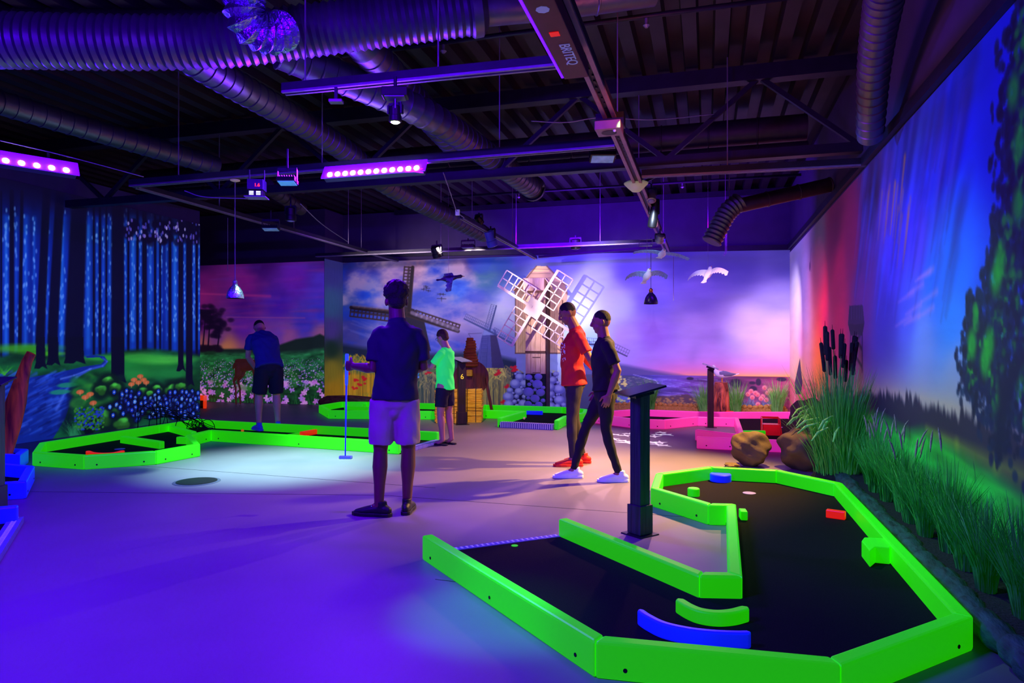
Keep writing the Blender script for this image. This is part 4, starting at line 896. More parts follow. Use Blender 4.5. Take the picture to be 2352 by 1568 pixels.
# log kerb at the left of the back lane, sand-coloured rope kerb along the sea mural
m_bark = wood('brown_bark', (110, 66, 34), (170, 112, 62), 4, (2, 8, 8), .85)
p0, p1 = onY(738, 930, 12.95), onY(870, 930, 12.95); lg = MB()
lg.loft([(p0.x, 12.95, .09), (p0.x + .15, 12.96, .12), ((p0.x+p1.x)/2, 12.97, .13), (p1.x - .1, 12.96, .11), (p1.x, 12.95, .09)], [.07, .11, .12, .11, .06], 14, side=(0, 1, 0), dome=True)
tag(lg.build('log_kerb', m_bark, smooth=True), 'low brown log kerb behind the left end of the back lane', 'log')
m_sand = mat('sand_rope', (190, 140, 60), .8, emit=.05, var=.3, scale=30, bump=.5)
x0, x1 = onY(1400, 940, YW - .12).x, XW - .06; rk = thing('pebble_kerb', (x0, YW - .12, 0), 'row of sandy pebbles along the foot of the seashore mural', 'kerb'); k = 0; x = x0; proto_m = None
while x < x1:
    if proto_m is None:
        o = MB().ell((0, 0, 0), (.055, .06, .05), 10, 7).build('pebble', m_sand, rk, smooth=True); proto_m = o
    else:
        o = proto_m.copy(); scene.collection.objects.link(o); o.parent = rk
    o.location = (x - x0, random.uniform(-.02, .02), .12 + random.uniform(-.01, .01)); o.scale = (1, 1, random.uniform(.8, 1.2)); x += .10; k += 1
MB().box(((x1-x0)/2, 0, .05), (x1 - x0, .12, .10)).build('bed', m_sand, rk)

# ------------------------------------------------------------------ built windmill in front of the mural
m_tan = wood('pale_plank', (196, 150, 126), (228, 186, 160), 3, (9, 9, 1), .6, emit=.05)
m_pale = mat('pale_pink_wood', (250, 222, 210), .6, emit=.04, var=.06, scale=10)
m_brown = wood('dark_brown_plank', (62, 30, 24), (96, 50, 36), 3, (9, 9, 1), .6)
YM = YW - .36
a, b = onY(1207, 800, YM), onY(1253, 800, YM); cx = (a.x + b.x)/2; wd = b.x - a.x; ztop = onY(1230, 652, YM).z; zst = onY(1230, 858, YM).z
wmill = thing('windmill', (cx, YM, 0), 'tan wooden windmill standing out from the back wall with pale lattice sails', 'windmill')
for i in range(4):
    x0 = -wd/2 + i*wd/4; MB().box((x0 + wd/8, .02, (zst + ztop)/2), (wd/4 - .006, .04, ztop - zst)).build('plank', m_tan, wmill)
MB().box((0, .20, ztop/2), (wd - .01, .32, ztop - .02)).build('core', m_brown, wmill)
MB().box((wd/2 + .004, .19, ztop/2 + .0), (.02, .33, ztop)).build('side_board', m_brown, wmill)  # dark brown here carries the shade of the right side
MB().box((0, -.01, ztop - .02), (wd + .02, .30, .26)).build('cap_box', m_tan, wmill, bevel=.004)
for sx in (-1, 1): MB().beam((sx*(wd/2 + .02), -.05, ztop + .10), (sx*(wd/2 + .22), -.05, ztop - .14), .22, .02).build('cap_eave', m_tan, wmill)
MB().box((0, .0, zst + .45), (wd, .05, .04)).build('door_rail', m_brown, wmill)
for z in (zst + .02, zst + .34): MB().beam((-.06, -.006, z), (.10, -.006, z), .012, .012).build('door_batten', m_brown, wmill)
m_stone = mat('blue_grey_stone', (140, 140, 210), .8, emit=.06, var=.25, scale=5, bump=.3, bscale=12)
rr = random.Random(5); placed = []
for t_ in range(900):
    x = rr.uniform(-wd/2 + .05, wd/2 - .05); z = rr.uniform(.06, zst - .06); r_ = rr.uniform(.07, .11)
    if t_ > 400: r_ *= .5
    if all(math.hypot((x-p[0])*.86, z-p[1]) > (r_ + p[2])*.84 for p in placed) and abs(x) + r_*.8 < wd/2 + .03: placed.append((x, z, r_))
MB().box((0, .02, zst/2), (wd, .04, zst)).build('mortar', m_plate, wmill)
for x, z, r_ in placed: MB().ell((x, .0, z), (r_*1.12, .035, r_*.90), 14, 8).build('stone', m_stone, wmill, smooth=True)
# sails
sa = onY(1228, 708, YM - .28); S0 = Vector((sa.x - cx, -.30, sa.z)); 
MB().box(tuple(S0), (.34, .04, .34), M=Matrix.Rotation(math.radians(33), 3, 'Y')).build('sail_hub', m_pale, wmill, bevel=.004)
MB().loft([S0, (S0.x, .0, S0.z)], [.05, .05], 14).build('axle', m_brown, wmill)
def mill_sail(ang, L, w, side, dy):
    """spar from the hub at an angle (degrees from +x), lattice on one side"""
    a = math.radians(ang); d = Vector((math.cos(a), 0, math.sin(a))); n = Vector((-d.z, 0, d.x))*side; c = S0 + Vector((0, dy, 0))
    sp = MB().beam(c + d*.05, c + d*L, .03, .055).build('sail_spar', m_pale, wmill)
    s0, q = .17, []
    for r_ in (w, w*.5): MB().beam(c + d*s0 + n*r_, c + d*L + n*r_, .014, .022).build('sail_lath', m_pale, sp)
    for i in range(6):
        t_ = s0 + (L - s0)*i/5; MB().beam(c + d*t_, c + d*t_ + n*w, .014, .022).build('sail_bar', m_pale, sp)
for ang, side, dy in ((57, -1, 0), (148, -1, -.02), (238, -1, 0), (-32, -1, -.02)): mill_sail(ang, .90, .36, side, dy)
# ------------------------------------------------------------------ ducts under the deck
def smooth_path(P, n):
    """Catmull-Rom through P"""
    P = [Vector(p) for p in P]; Q = [P[0]*2 - P[1]] + P + [P[-1]*2 - P[-2]]; out = []
    for i in range(1, len(Q)-2):
        for k in range(n):
            t = k/n; a, b, c, d = Q[i-1], Q[i], Q[i+1], Q[i+2]
            out.append(.5*((2*b) + (c-a)*t + (2*a-5*b+4*c-d)*t*t + (3*b-a-3*c+d)*t**3))
    out.append(P[-1]); return out
def resample(P, step):
    out = [P[0]]; acc = 0
    for a, b in zip(P, P[1:]):
        L = (b-a).length; d = step - acc
        while d <= L: out.append(a.lerp(b, d/L)); d += step
        acc = (acc + L) % step
    return out
def duct(name, pts, r, label, m=None, ring=.09, ridge=.012, flex=False, flange=False, r2=None, group=None):
    P0 = smooth_path(pts, 24) if len(pts) > 2 else [Vector(p) for p in pts]
    if flex: P = resample(P0, ring/4)
    else:
        P = []; Q_ = resample(P0, ring)
        for p_, q_ in zip(Q_, Q_[1:]):
            t_ = (q_ - p_).normalized(); P += [p_, p_ + t_*.006, p_ + t_*.016, p_ + t_*.022]
        P.append(Q_[-1])
    n = len(P); rad = []
    for i in range(n):
        b = r + ((r2 or r) - r)*i/n
        rad.append(b*(1 + ridge*4*math.sin(i*PI/2)) if flex else b + (.009 if i % 4 in (1, 2) else 0))
    mid = P[n//2]; root = thing(name, P[0], label, 'duct', group); mb = MB().loft([p - P[0] for p in P], rad, 24)
    mb.build('duct_skin', m or m_galv, root, smooth='auto')
    if flange:
        t = (P[-1] - P[-2]).normalized(); e = P[-1] - P[0]; MB().loft([e - t*.02, e - t*.02, e + t*.02, e + t*.02], [r*1.0, r*1.22, r*1.22, r*1.05], 28).build('flange', m_galv, root, smooth='auto')
    return root
m_darkin = mat('duct_dark', (74, 54, 66), .5, .5, var=.2)
duct('ribbed_duct', [W(-260, 90, 5.0), W(0, 93, 5.0), W(300, 98, 5.1), W(520, 93, 5.2), W(700, 72, 5.3), W(900, 46, 5.35), W(1080, 22, 5.4)], .19, 'big ribbed flexible duct sweeping across the upper left', ring=.060, ridge=.0125, flex=True)
duct('smooth_duct', [W(1085, 22, 5.4), W(1280, 4, 5.5), W(1560, -34, 5.6)], .135, 'smooth round duct continuing right from the big ribbed duct', ring=.5)
cl_ = W(1083, 22, 5.4); tdir = (W(1083, 22, 5.4) - W(900, 46, 5.35)).normalized(); cc = thing('duct_collar', cl_, 'wide collar joining the ribbed duct and the smooth duct', 'collar')
MB().loft([-tdir*.02, tdir*.0, tdir*.07, tdir*.12], [.20, .215, .21, .14], 28).build('collar_ring', m_galv, cc, smooth='auto')
duct('upper_duct', [W(-260, 50, 6.2), W(520, 58, 6.2), W(640, 40, 6.2)], .13, 'dark round duct above the ribbed one at the upper left', m=m_darkin, ring=.3)
duct('foil_elbow', [W(586, -110, 4.6), W(566, -30, 4.6), W(560, 25, 4.6), W(578, 62, 4.65), W(622, 78, 4.75), W(660, 66, 4.85)], .125, 'crumpled silver foil elbow hanging at the top left', m=m_foil, ring=.05, ridge=.03, flex=True)
duct('round_duct', [W(640, 118, 5.75), W(960, 254, 6.6), W(1090, 335, 7.6), W(1226, 434, 9.3)], .14, 'long round spiral duct ending open with a flange above the middle of the room', flange=True, ring=.12)
duct('round_duct', [W(815, 84, 5.75), W(870, 142, 6.1), W(1057, 346, 8.2)], .145, 'round spiral duct running away right of the hanging white bulb', ring=.12)
duct('round_duct', [W(420, 120, 5.7), W(500, 172, 6.1), W(770, 330, 8.0), W(900, 430, 9.2), W(1120, 542, 11.4)], .135, 'round spiral duct slanting behind the glowing bar of violet lamps', ring=.12)
duct('round_duct', [W(-120, 196, 6.2), W(0, 236, 7.0), W(508, 384, 9.2)], .125, 'round spiral duct high over the forest wall', ring=.14)
duct('round_duct', [W(2050, -90, 4.1), W(2030, 0, 4.5), W(2008, 150, 5.1), W(1998, 318, 5.75)], .125, 'reddish round duct running down along the right wall', r2=.10, ring=.09)
for z, r_, y_, lb in ((4.06, .17, 9.3, 'wide cross duct behind the steel truss'), (3.76, .105, 9.2, 'lower and thinner cross duct behind the steel truss')):
    duct('cross_duct', [(-9.0, y_, z), (1.3, y_, z)], r_, lb, m=m_darkin, ring=.6)
duct('branch_duct', [W(1908, 424, 8.5), W(1690, 474, 8.5)], .09, 'short duct branching from the right wall near the back corner', m=m_darkin, ring=.4)
duct('flexible_hose', [W(1700, 462, 8.5), W(1672, 486, 8.5), W(1652, 520, 8.5), W(1633, 558, 8.5)], .118, 'short ribbed hose drooping over the seagulls', ring=.055, ridge=.02, flex=True)
duct('round_duct', [W(612, 428, 9.2), W(650, 452, 9.8), W(692, 480, 10.4)], .10, 'short violet duct piece behind the red-digit projector box', m=m_darkin, ring=.2)

# ------------------------------------------------------------------ steel truss, pipes, rails
tz0, tz1, ty = 3.34, 4.20, 7.7
tru = thing('roof_truss', (-5.75, ty, 0), 'dark steel roof truss crossing the whole room', 'truss')
X0, X1 = -13 + 5.75, XW + 5.75
MB().beam((X0, 0, tz0), (X1, 0, tz0), .12, .10).build('bottom_chord', m_steel, tru); MB().beam((X0, 0, tz1), (X1, 0, tz1), .16, .16).build('top_chord', m_steel, tru)
x = XW - .02; k = 0
while x > -12.6:
    a = Vector((x + 5.75, 0, tz0 + .02)); b = Vector((x - .97 + 5.75, 0, tz1 - .04)); c = Vector((x - 1.94 + 5.75, 0, tz0 + .02))
    MB().beam(a, b, .05, .05).build('diagonal', m_steel, tru); MB().beam(b, c, .05, .05).build('diagonal', m_steel, tru); x -= 1.94
for y, z, x0, lb in ((5.9, 4.12, -3.4, 'thin sprinkler pipe under the deck, near the camera'), (11.6, 4.0, -4.6, 'thin sprinkler pipe under the deck, near the back wall')):
    p = thing('sprinkler_pipe', (x0, y, z), lb, 'pipe'); MB().loft([(0, 0, 0), (XW - x0 - .1, 0, 0)], [.022, .022], 10).build('pipe_run', m_steel, p, smooth=True)
    for fx in ((1.05, 2.9) if y < 8 else (1.4, 4.2)): MB().lathe((fx, 0, -.10), [(.012, .0), (.03, .02), (.012, .03), (.014, .08)], 10).build('sprinkler_head', m_alu, p)
def rail(a, b, label, w=.06, h=.06, rods=(), m=None, lips=True):
    a = Vector(a); b = Vector(b); r = thing('lighting_rail', a, label, 'rail'); d = b - a; t = d.normalized(); s = t.cross(Vector((0, 0, 1)))
    MB().beam((0, 0, h*.62), d + Vector((0, 0, h*.62)), w, h*.75).build('channel', m_steel, r)
    if lips:
        for sg in (-1, 1): MB().beam(s*sg*w*.34 + Vector((0, 0, h*.1)), d + s*sg*w*.34 + Vector((0, 0, h*.1)), w*.3, h*.24).build('lip', m or m_alu, r)
    L = d.length
    for u in rods:
        q = t*(u*L); MB().loft([q + Vector((0, 0, h)), q + Vector((0, 0, CEIL - a.z))], [.006, .006], 6).build('hanger_rod', m_alu, r)
    return r
RX = -.74
m_redrail = mat('reddish_rail', (176, 130, 140), .45, .4, var=.1, scale=12)
rl = rail((RX, 2.2, 3.12), (RX, 13.3, 3.07), 'main lighting rail running from the camera to the back wall', .105, .07, (.14, .33, .5, .66, .9), m_redrail)
for i in range(90): 
    y = .9 + i*.11; MB().box((random.uniform(-.008, .008), y, .002), (.014, random.uniform(.02, .06), .012)).build('slot_clip', m_black, rl)
rail((-2.95, 4.30, 3.14), (RX - .06, 4.38, 3.14), 'short cross rail holding the white bulb', .07, .07, (.08, .55))
rail((-6.25, 6.22, 3.10), (RX - .06, 6.16, 3.10), 'cross rail carrying the violet lamp bar', .07, .08, (.12, .45, .8))
rail((RX + .06, 7.45, 3.12), (XW, 7.5, 3.10), 'cross rail reaching the right wall below the truss', .06, .08, (.4,))
rail((-6.25, 6.3, 3.10), (-6.3, 13.2, 3.06), 'long rail along the forest side', .06, .07, (.2, .45, .7))
rail((-7.4, 11.85, 3.04), (RX - .06, 11.8, 3.04), 'cross rail before the windmill mural', .06, .07, (.15, .4, .62, .85))
rail((-3.27, 8.9, 3.06), (-3.3, 13.25, 3.02), 'diagonal looking rail ending over the windmill', .06, .06, (.1, .6))
rail((-3.25, 13.3, 3.04), (RX, 12.9, 3.10), 'slim end rail over the windmill', .05, .06, (), lips=False)

# violet lamp bars: housing with a row of bright lenses
m_house = mat('lamp_housing_violet', (60, 40, 90), .4, .2, var=.1)
m_led = mat('led_lens', (255, 240, 255), .2, emit=30, ec=(240, 225, 255), var=0)
m_halo = mat('violet_glow', (150, 60, 255), .3, emit=2.4, ec=(84, 0, 255), var=.05)
def uv_bar(c, n, L, rz, label, tilt=-.5):
    u = thing('violet_lamp_bar', c, label, 'lamp bar', rz=rz); M3 = Matrix.Rotation(tilt, 3, 'X')
    MB().box((0, .02, .0), (L + .06, .07, .10), M=M3).build('housing', m_house, u, bevel=.006)
    MB().box(tuple(M3 @ Vector((0, -.018, .03))), (L + .10, .012, .15), M=M3).build('halo_panel', m_halo, u)  # glowing panel standing in for the halo around the lenses
    for i in range(n):
        p = M3 @ Vector((-L/2 + L*(i + .5)/n, -.026, -.008)); Mx = M3 @ Matrix.Rotation(PI/2, 3, 'X')
        MB().lathe(tuple(p), [(.027, -.004), (.027, .004), (.018, .013), (.004, .016)], 14, Mx).build('lens', m_led, u, smooth=True)
    for sx in (-L*.3, L*.3): MB().beam((sx, .03, .04), (sx, .06, .16), .02, .02).build('bracket', m_steel, u)
uv_bar(BAR1 + Vector((0, 0, 0)), 12, 1.03, 0.0, 'bar of twelve bright violet lamps hanging from the cross rail')
uv_bar(BAR2 + Vector((0, 0, 0)), 8, .95, math.radians(62) + PI*0, 'bar of bright violet lamps cut by the left edge')
rb = thing('rail_lamp_bar', (RX - .03, 3.35, 2.98), 'reddish lamp bar under the main rail with a violet glowing edge', 'lamp bar')
MB().box((0, 0, .02), (.15, 1.55, .09)).build('housing', mat('red_brown_housing', (120, 50, 64), .5, .2, var=.15), rb, bevel=.006)
MB().box((-.082, 0, -.01), (.014, 1.5, .03)).build('glowing_edge', m_halo, rb)
for i in range(18): MB().ell((-.088, -.7 + i*.082, -.012), (.006, .016, .010), 8, 6).build('lens', m_led, rb)
text_mesh('BRITEQ', .085, m_white, rb, (.02, .42, -.0262), (PI, 0, PI/2), 'lettering')
MB().lathe((.0, -.12, -.027), [(.035, 0), (.035, .003)], 8).build('round_mark', m_white, rb)
MB().box((.0, .15, -.027), (.05, .05, .003)).build('red_sticker', m_red, rb)

# boxes, sensors and fixtures on the rails
b = thing('junction_box', (RX, 5.35, 3.0), 'square junction box under the main rail', 'box'); MB().box((0, 0, .02), (.20, .20, .07)).build('box_body', m_redrail, b, bevel=.006); MB().lathe((0, 0, -.018), [(.06, 0), (.055, .004)], 18).build('round_cover', m_darkin, b); MB().ell((.05, -.06, -.02), (.012, .012, .012)).build('screw', m_white, b)
MB().box((0, .08, .10), (.22, .12, .10)).build('black_clamp', m_black, b)
m_pir = mat('cream_plastic', (214, 214, 170), .5, emit=.14, ec=(180, 190, 120), var=.05)
c = W(1461, 420, 7.6); s_ = thing('ceiling_sensor', c, 'cream funnel-shaped sensor dome below the main rail', 'sensor'); MB().lathe((0, 0, -.10), [(.008, 0), (.045, .004), (.075, .03), (.13, .085), (.135, .098), (.10, .115), (.02, .12)], 28).build('dome', m_pir, s_, smooth=True); MB().beam((.08, 0, 0), (.20, .02, .06), .03, .03).build('arm', m_steel, s_)
def fixture(px, py, d, L, r, pitch, yaw, label, rodlen=0.12, m=None, glow=None, cat='spotlight'):
    c = W(px, py, d); f = thing('spotlight', c, label, cat, rz=yaw); M3 = Matrix.Rotation(pitch, 3, 'X'); mm = m or m_black
    MB().lathe((0, 0, 0), [(r*.7, L*.5), (r, L*.42), (r, -L*.1), (r*1.12, -L*.14), (r*1.12, -L*.46), (r*.9, -L*.5)], 18, M3).build('lamp_body', mm, f, smooth='auto')
    MB().lathe(tuple(M3 @ Vector((0, 0, -L*.5))), [(r*.85, .001), (r*.5, -.008)], 16, M3).build('front_lens', glow or m_platel, f, smooth=True)
    y = MB(); y.beam((-r*1.25, 0, 0), (-r*1.25, 0, L*.55), .012, .03); y.beam((r*1.25, 0, 0), (r*1.25, 0, L*.55), .012, .03); y.beam((-r*1.25, 0, L*.55), (r*1.25, 0, L*.55), .012, .03); y.build('yoke', m_steel, f)
    MB().loft([(0, 0, L*.55), (0, 0, max(L*.55 + rodlen, 3.13 - c.z))], [.012, .012], 8).build('clamp_rod', m_steel, f); return f
m_bulb = mat('bulb_glow', (255, 250, 220), .3, emit=22, ec=(240, 255, 190), var=0)
fixture(908, 262, 4.6, .11, .038, 0, 0, 'small black spotlight with a bright white bulb', .02, glow=m_bulb, cat='spotlight')
c = W(908, 214, 4.55); b = thing('driver_box', c, 'dark driver box on the short cross rail above the bright bulb', 'box', rz=TH); MB().box((0, 0, 0), (.17, .10, .06)).build('box_body', m_black, b, bevel=.005); MB().box((0, 0, -.033), (.13, .09, .006)).build('pale_base', m_alu, b); MB().loft([(0, 0, -.03), (0, 0, -.10)], [.006, .006], 6).build('rod', m_alu, b)
c = W(772, 233, 4.65); b = thing('small_box', c, 'small flat box under the left end of the short cross rail', 'box', rz=TH); MB().box((0, 0, .05), (.02, .02, .09)).build('bracket', m_steel, b); MB().box((0, 0, 0), (.09, .06, .02)).build('box_body', m_alu, b, bevel=.003)
fixture(1502, 492, 8.8, .34, .055, .35, .5, 'long black profile spotlight at the far part of the main rail', .08)
fixture(1496, 450, 8.3, .16, .05, -.5, .1, 'black cluster spotlight just below the cream sensor', .06, m=m_alu)
fixture(1003, 578, 11.9, .20, .085, .45, -.3, 'dark spotlight with a red light on the cross rail before the mural', .08, glow=mat('red_glow', (255, 60, 30), .4, emit=2.0, ec=(255, 50, 20)))
fixture(1127, 548, 10.6, .26, .075, .4, -.5, 'violet-lit moving spotlight on the rail toward the windmill', .05, m=mat('violet_case', (70, 60, 190), .4, .2, emit=.05))
fixture(1322, 560, 12.1, .18, .08, .2, 0, 'ribbed dark spotlight over the man in the red shirt', .05)
fixture(1516, 548, 10.4, .12, .06, .6, .4, 'small glittering spotlight at the end of the cross rail', .05, m=m_alu)
fixture(668, 492, 8.6, .17, .06, .0, 0, 'dark violet can spotlight hanging left of the glowing bar', .12)
fixture(1100, 505, 10.2, .14, .05, .9, -.3, 'small dark spotlight on top of the rail toward the windmill', .03)
def flood(px, py, d, w, h, tilt, yaw, label, gl):
    c = W(px, py, d); f = thing('floodlight', c, label, 'floodlight', rz=yaw); M3 = Matrix.Rotation(tilt, 3, 'X')
    MB().box((0, 0, .015), (w, h, .04), M=M3).build('case', m_black, f, bevel=.004); MB().box(tuple(M3 @ Vector((0, 0, -.008))), (w*.88, h*.84, .006), M=M3).build('glass', gl, f)
    for i in range(7): MB().beam(M3 @ Vector((-w*.4 + w*.8*i/6, -h*.35, .045)), M3 @ Vector((-w*.4 + w*.8*i/6, h*.35, .045)), .004, .025).build('cooling_fin', m_steel, f)
    y = MB(); y.beam((-w*.52, 0, 0), (-w*.52, 0, .12), .006, .03); y.beam((w*.52, 0, 0), (w*.52, 0, .12), .006, .03); y.beam((-w*.52, 0, .12), (w*.52, 0, .12), .006, .03); y.build('yoke', m_steel, f); MB().loft([(0, 0, .12), (0, 0, max(.16, 3.13 - c.z))], [.01, .01], 8).build('clamp_rod', m_steel, f)
m_glass1 = mat('blue_lit_glass', (120, 200, 235), .1, emit=.35, ec=(90, 180, 240), var=.3, scale=9)
m_glass2 = mat('dim_lit_glass', (120, 150, 190), .1, emit=.22, ec=(110, 150, 200), var=.4, scale=12)
flood(660, 419, 6.3, .17, .12, -.18, TH, 'small floodlight with pale blue glass left of the violet bar', m_glass1)
flood(1384, 364, 6.5, .24, .15, -.25, TH, 'floodlight with cooling fins under the right end of the cross rail', m_glass2)
flood(622, 526, 9.2, .22, .12, -.2, .3, 'floodlight hanging under the forest side rail', m_glass2)
flood(1075, 568, 12.0, .24, .1, -.05, 0, 'flat floodlight on the cross rail before the painted geese', m_platel)
# projector box with red digits
c = W(590, 438, 6.6); pb_ = thing('projector_box', c, 'boxy projector with red digits hanging under the cross rail', 'projector', rz=TH + .1)
MB().box((0, 0, .05), (.15, .14, .10)).build('upper_case', m_house, pb_, bevel=.004); MB().box((0, 0, -.035), (.13, .12, .06)).build('lower_case', m_black, pb_, bevel=.004)
text_mesh('1.6', .045, mat('red_digits', (255, 50, 30), .4, emit=4, ec=(255, 30, 15)), pb_, (.02, -.0725, .04), (PI/2, 0, 0), 'digits')
for sx in (-.035, .03): 
    for k in range(3): MB().box((sx, -.063, -.02 - .014*k), (.04, .006, .008)).build('vent_light', mat('vent_glow', (220, 230, 255), .4, emit=1.6), pb_)
MB().box((0, -.01, -.07), (.20, .15, .008)).build('base_tray', m_platel, pb_)
for sx in (-.07, .07): MB().loft([(sx, 0, .1), (sx, 0, .20)], [.007, .007], 6).build('hanger', m_steel, pb_)
c = W(1483, 550, 10.6); wb_ = thing('wire_basket', c, 'small wire basket hanging under the end of the cross rail', 'basket')
for p, q in (((-.1, 0, 0), (.1, 0, 0)), ((-.1, 0, -.1), (.1, 0, -.1)), ((-.1, 0, 0), (-.1, 0, -.1)), ((.1, 0, 0), (.1, 0, -.1)), ((-.1, .06, -.1), (.1, .06, -.1)), ((-.1, .06, 0), (.1, .06, 0))) + tuple(((-.1 + .025*i, 0, -.1), (-.1 + .025*i, 0, -.07)) for i in range(9)): MB().loft([p, q], [.004, .004], 5).build('wire', m_alu, wb_)
c = W(1518, 551, 11.0); b = thing('blue_box', c, 'blue-lit box at the far end of the main rail', 'box'); MB().box((0, 0, 0), (.13, .12, .09)).build('box_body', mat('blue_case', (70, 60, 210), .4, emit=.08), b, bevel=.004); MB().box((0, 0, -.05), (.13, .12, .02)).build('cap', m_alu, b)
# loose cables
def cable(pts, r, label, m=m_alu, cat='cable'):
    P = smooth_path([W(*p) for p in pts], 10); o = MB().loft([p - P[0] for p in P], [r]*len(P), 6).build('cable', m, loc=(0, 0, 0), smooth=True); o.location = P[0]; tag(o, label, cat)
cable([(1018, 396, 7.5), (1030, 430, 7.8), (1040, 460, 8.2), (1050, 486, 8.6), (1066, 500, 9.0)], .006, 'pale wiggly cable hanging beside the open duct end')
c = W(1051, 488, 8.6); b = thing('cable_box', c, 'tiny white connection box on the pale cable', 'box'); MB().box((0, 0, 0), (.05, .03, .07)).build('box_body', m_white, b)
cable([(690, 468, 8.0), (740, 515, 9.0), (800, 556, 10.5)], .006, 'thin cable slanting down right of the projector')
cable([(-20, 318, 6.2), (150, 358, 6.4), (330, 406, 6.8)], .005, 'thin cable above the forest wall')
cable([(424, 438, 6.6), (470, 452, 6.6), (570, 456, 6.6)], .005, 'drooping cable left of the projector')
cable([(1220, 278, 7.2), (1300, 281, 7.2), (1380, 270, 7.2), (1500, 275, 7.2), (1640, 262, 7.2)], .006, 'pale cable sagging along the truss')
for (x, y0, y1, d, lb) in ((1640+26, 400, 584, 10.8, 'hooked wire hanging right of the drooping hose'), (1669, 520, 580, 10.8, 'second hooked wire near the back right corner'), (1547, 590, 690, 10.8, 'short thin wire hanging between two gulls'), (523, 500, 622, 9.5, 'thin string with a pale weight left of the silver lamp'), (1675, 400, 470, 8.5, 'wire holding up the drooping hose')):
    a, b = W(x, y0, d), W(x, y1, d); P = [a - a, b - a] + ([b - a + Vector((-.01, 0, -.02)), b - a + Vector((-.03, 0, -.02)), b - a + Vector((-.035, 0, .01))] if 'hook' in lb else [])
    o = MB().loft(P, [.004]*len(P), 6).build('hanging_wire', m_alu, loc=(0, 0, 0)); o.location = a; tag(o, lb, 'wire')
# pendant lamps
def pendant(px, ytop, yb, d, R_, label, m, inside, lampw=None, rod=False):
    c = W(px, yb, d); z_top = W(px, ytop, d).z - c.z; p = thing('pendant_lamp', c, label, 'pendant lamp')
    H = R_*2.3
    MB().lathe((0, 0, 0), [(R_, 0), (R_*1.02, .006), (R_*.97, H*.18), (R_*.84, H*.38), (R_*.6, H*.56), (R_*.34, H*.68), (R_*.30, H*.72), (R_*.27, H*.70), (R_*.5, H*.52), (R_*.76, H*.36), (R_*.93, H*.1), (R_*.97, 0)], 32).build('shade', m, p, smooth='auto')
    MB().lathe((0, 0, H*.70), [(R_*.28, 0), (R_*.30, H*.05), (R_*.24, H*.08), (R_*.30, H*.12), (R_*.28, H*.2), (R_*.22, H*.24), (R_*.06, H*.3)], 20).build('cap', m_alu if not lampw else mat('brass', (170, 110, 40), .35, .9), p, smooth='auto')
    MB().loft([(0, 0, H*.95), (0, 0, z_top)], [.005, .005], 6).build('cord', m_black if rod else m_alu, p)
    MB().ell((0, 0, H*.22), (R_*.35, R_*.35, R_*.4)).build('bulb', inside, p, smooth=True)
    if ytop < 430: MB().lathe((0, 0, z_top - .02), [(.02, 0), (.05, .01), (.05, .02)], 16).build('canopy', mat('canopy_cream', (220, 190, 150), .5, emit=.1), p)
    return c
m_silver = mat('hammered_silver', (200, 200, 225), .25, .9, var=.25, scale=30, bump=.5, bscale=50)
pendant(540, 413, 685, 7.3, .088, 'hammered silver pendant lamp, unlit, at the left', m_silver, m_platel)
m_navy = mat('dark_violet_enamel', (30, 18, 60), .3, .2)
pc = pendant(1495, 545, 698, 11.6, .118, 'dark bell pendant lamp glowing warm below, among the gulls', m_navy, mat('warm_bulb', (255, 180, 80), .3, emit=9, ec=(255, 170, 70)), True, True)
l = bpy.data.lights.new('pendant_bulb', 'POINT'); l.color = (1, .6, .25); l.energy = 30; l.shadow_soft_size = .03
o = bpy.data.objects.new('pendant_bulb', l); scene.collection.objects.link(o); o.location = pc + Vector((0, 0, .03))

# ------------------------------------------------------------------ gulls
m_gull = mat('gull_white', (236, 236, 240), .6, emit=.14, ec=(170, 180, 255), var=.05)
m_gullg = mat('gull_grey', (120, 130, 160), .6, emit=.04)
m_goose = mat('goose_dark', (58, 60, 96), .6, var=.4, scale=14)
m_beak = mat('yellow_beak', (230, 170, 40), .5)
def wing(side, span, up, droop, chord=.13, sweep=.05):
    """feathered wing plate, root at the origin, scalloped trailing edge"""
    n = 14; T = []; B = []
    for i in range(n + 1):
        u = i/n; x = side*span*u; z = up*math.sin(u*PI*.62) - droop*u*u; le = .5*chord*(1 - u*.55) - sweep*u*u; te = -chord*(.5 - .25*u)*(1 - .35*u) - (.028*(i % 2)) - sweep*u*u*1.5
        T.append((x, le, z)); B.append((x, te, z - .012))
    mb = MB(); th = .010; vs = T + B + [(x, y, z - th*(1 - .7*abs(x)/span)) for x, y, z in T] + [(x, y, z - .004) for x, y, z in B]; m_ = n + 1; fs = []
    for i in range(n):
        fs += [(i, i+1, m_+i+1, m_+i), (2*m_+i+1, 2*m_+i, 3*m_+i, 3*m_+i+1), (i+1, i, 2*m_+i, 2*m_+i+1), (m_+i, m_+i+1, 3*m_+i+1, 3*m_+i)]
    fs += [(0, m_, 3*m_, 2*m_), (n, 2*m_+n, 3*m_+n, m_+n)]
    return mb.add(vs, fs)
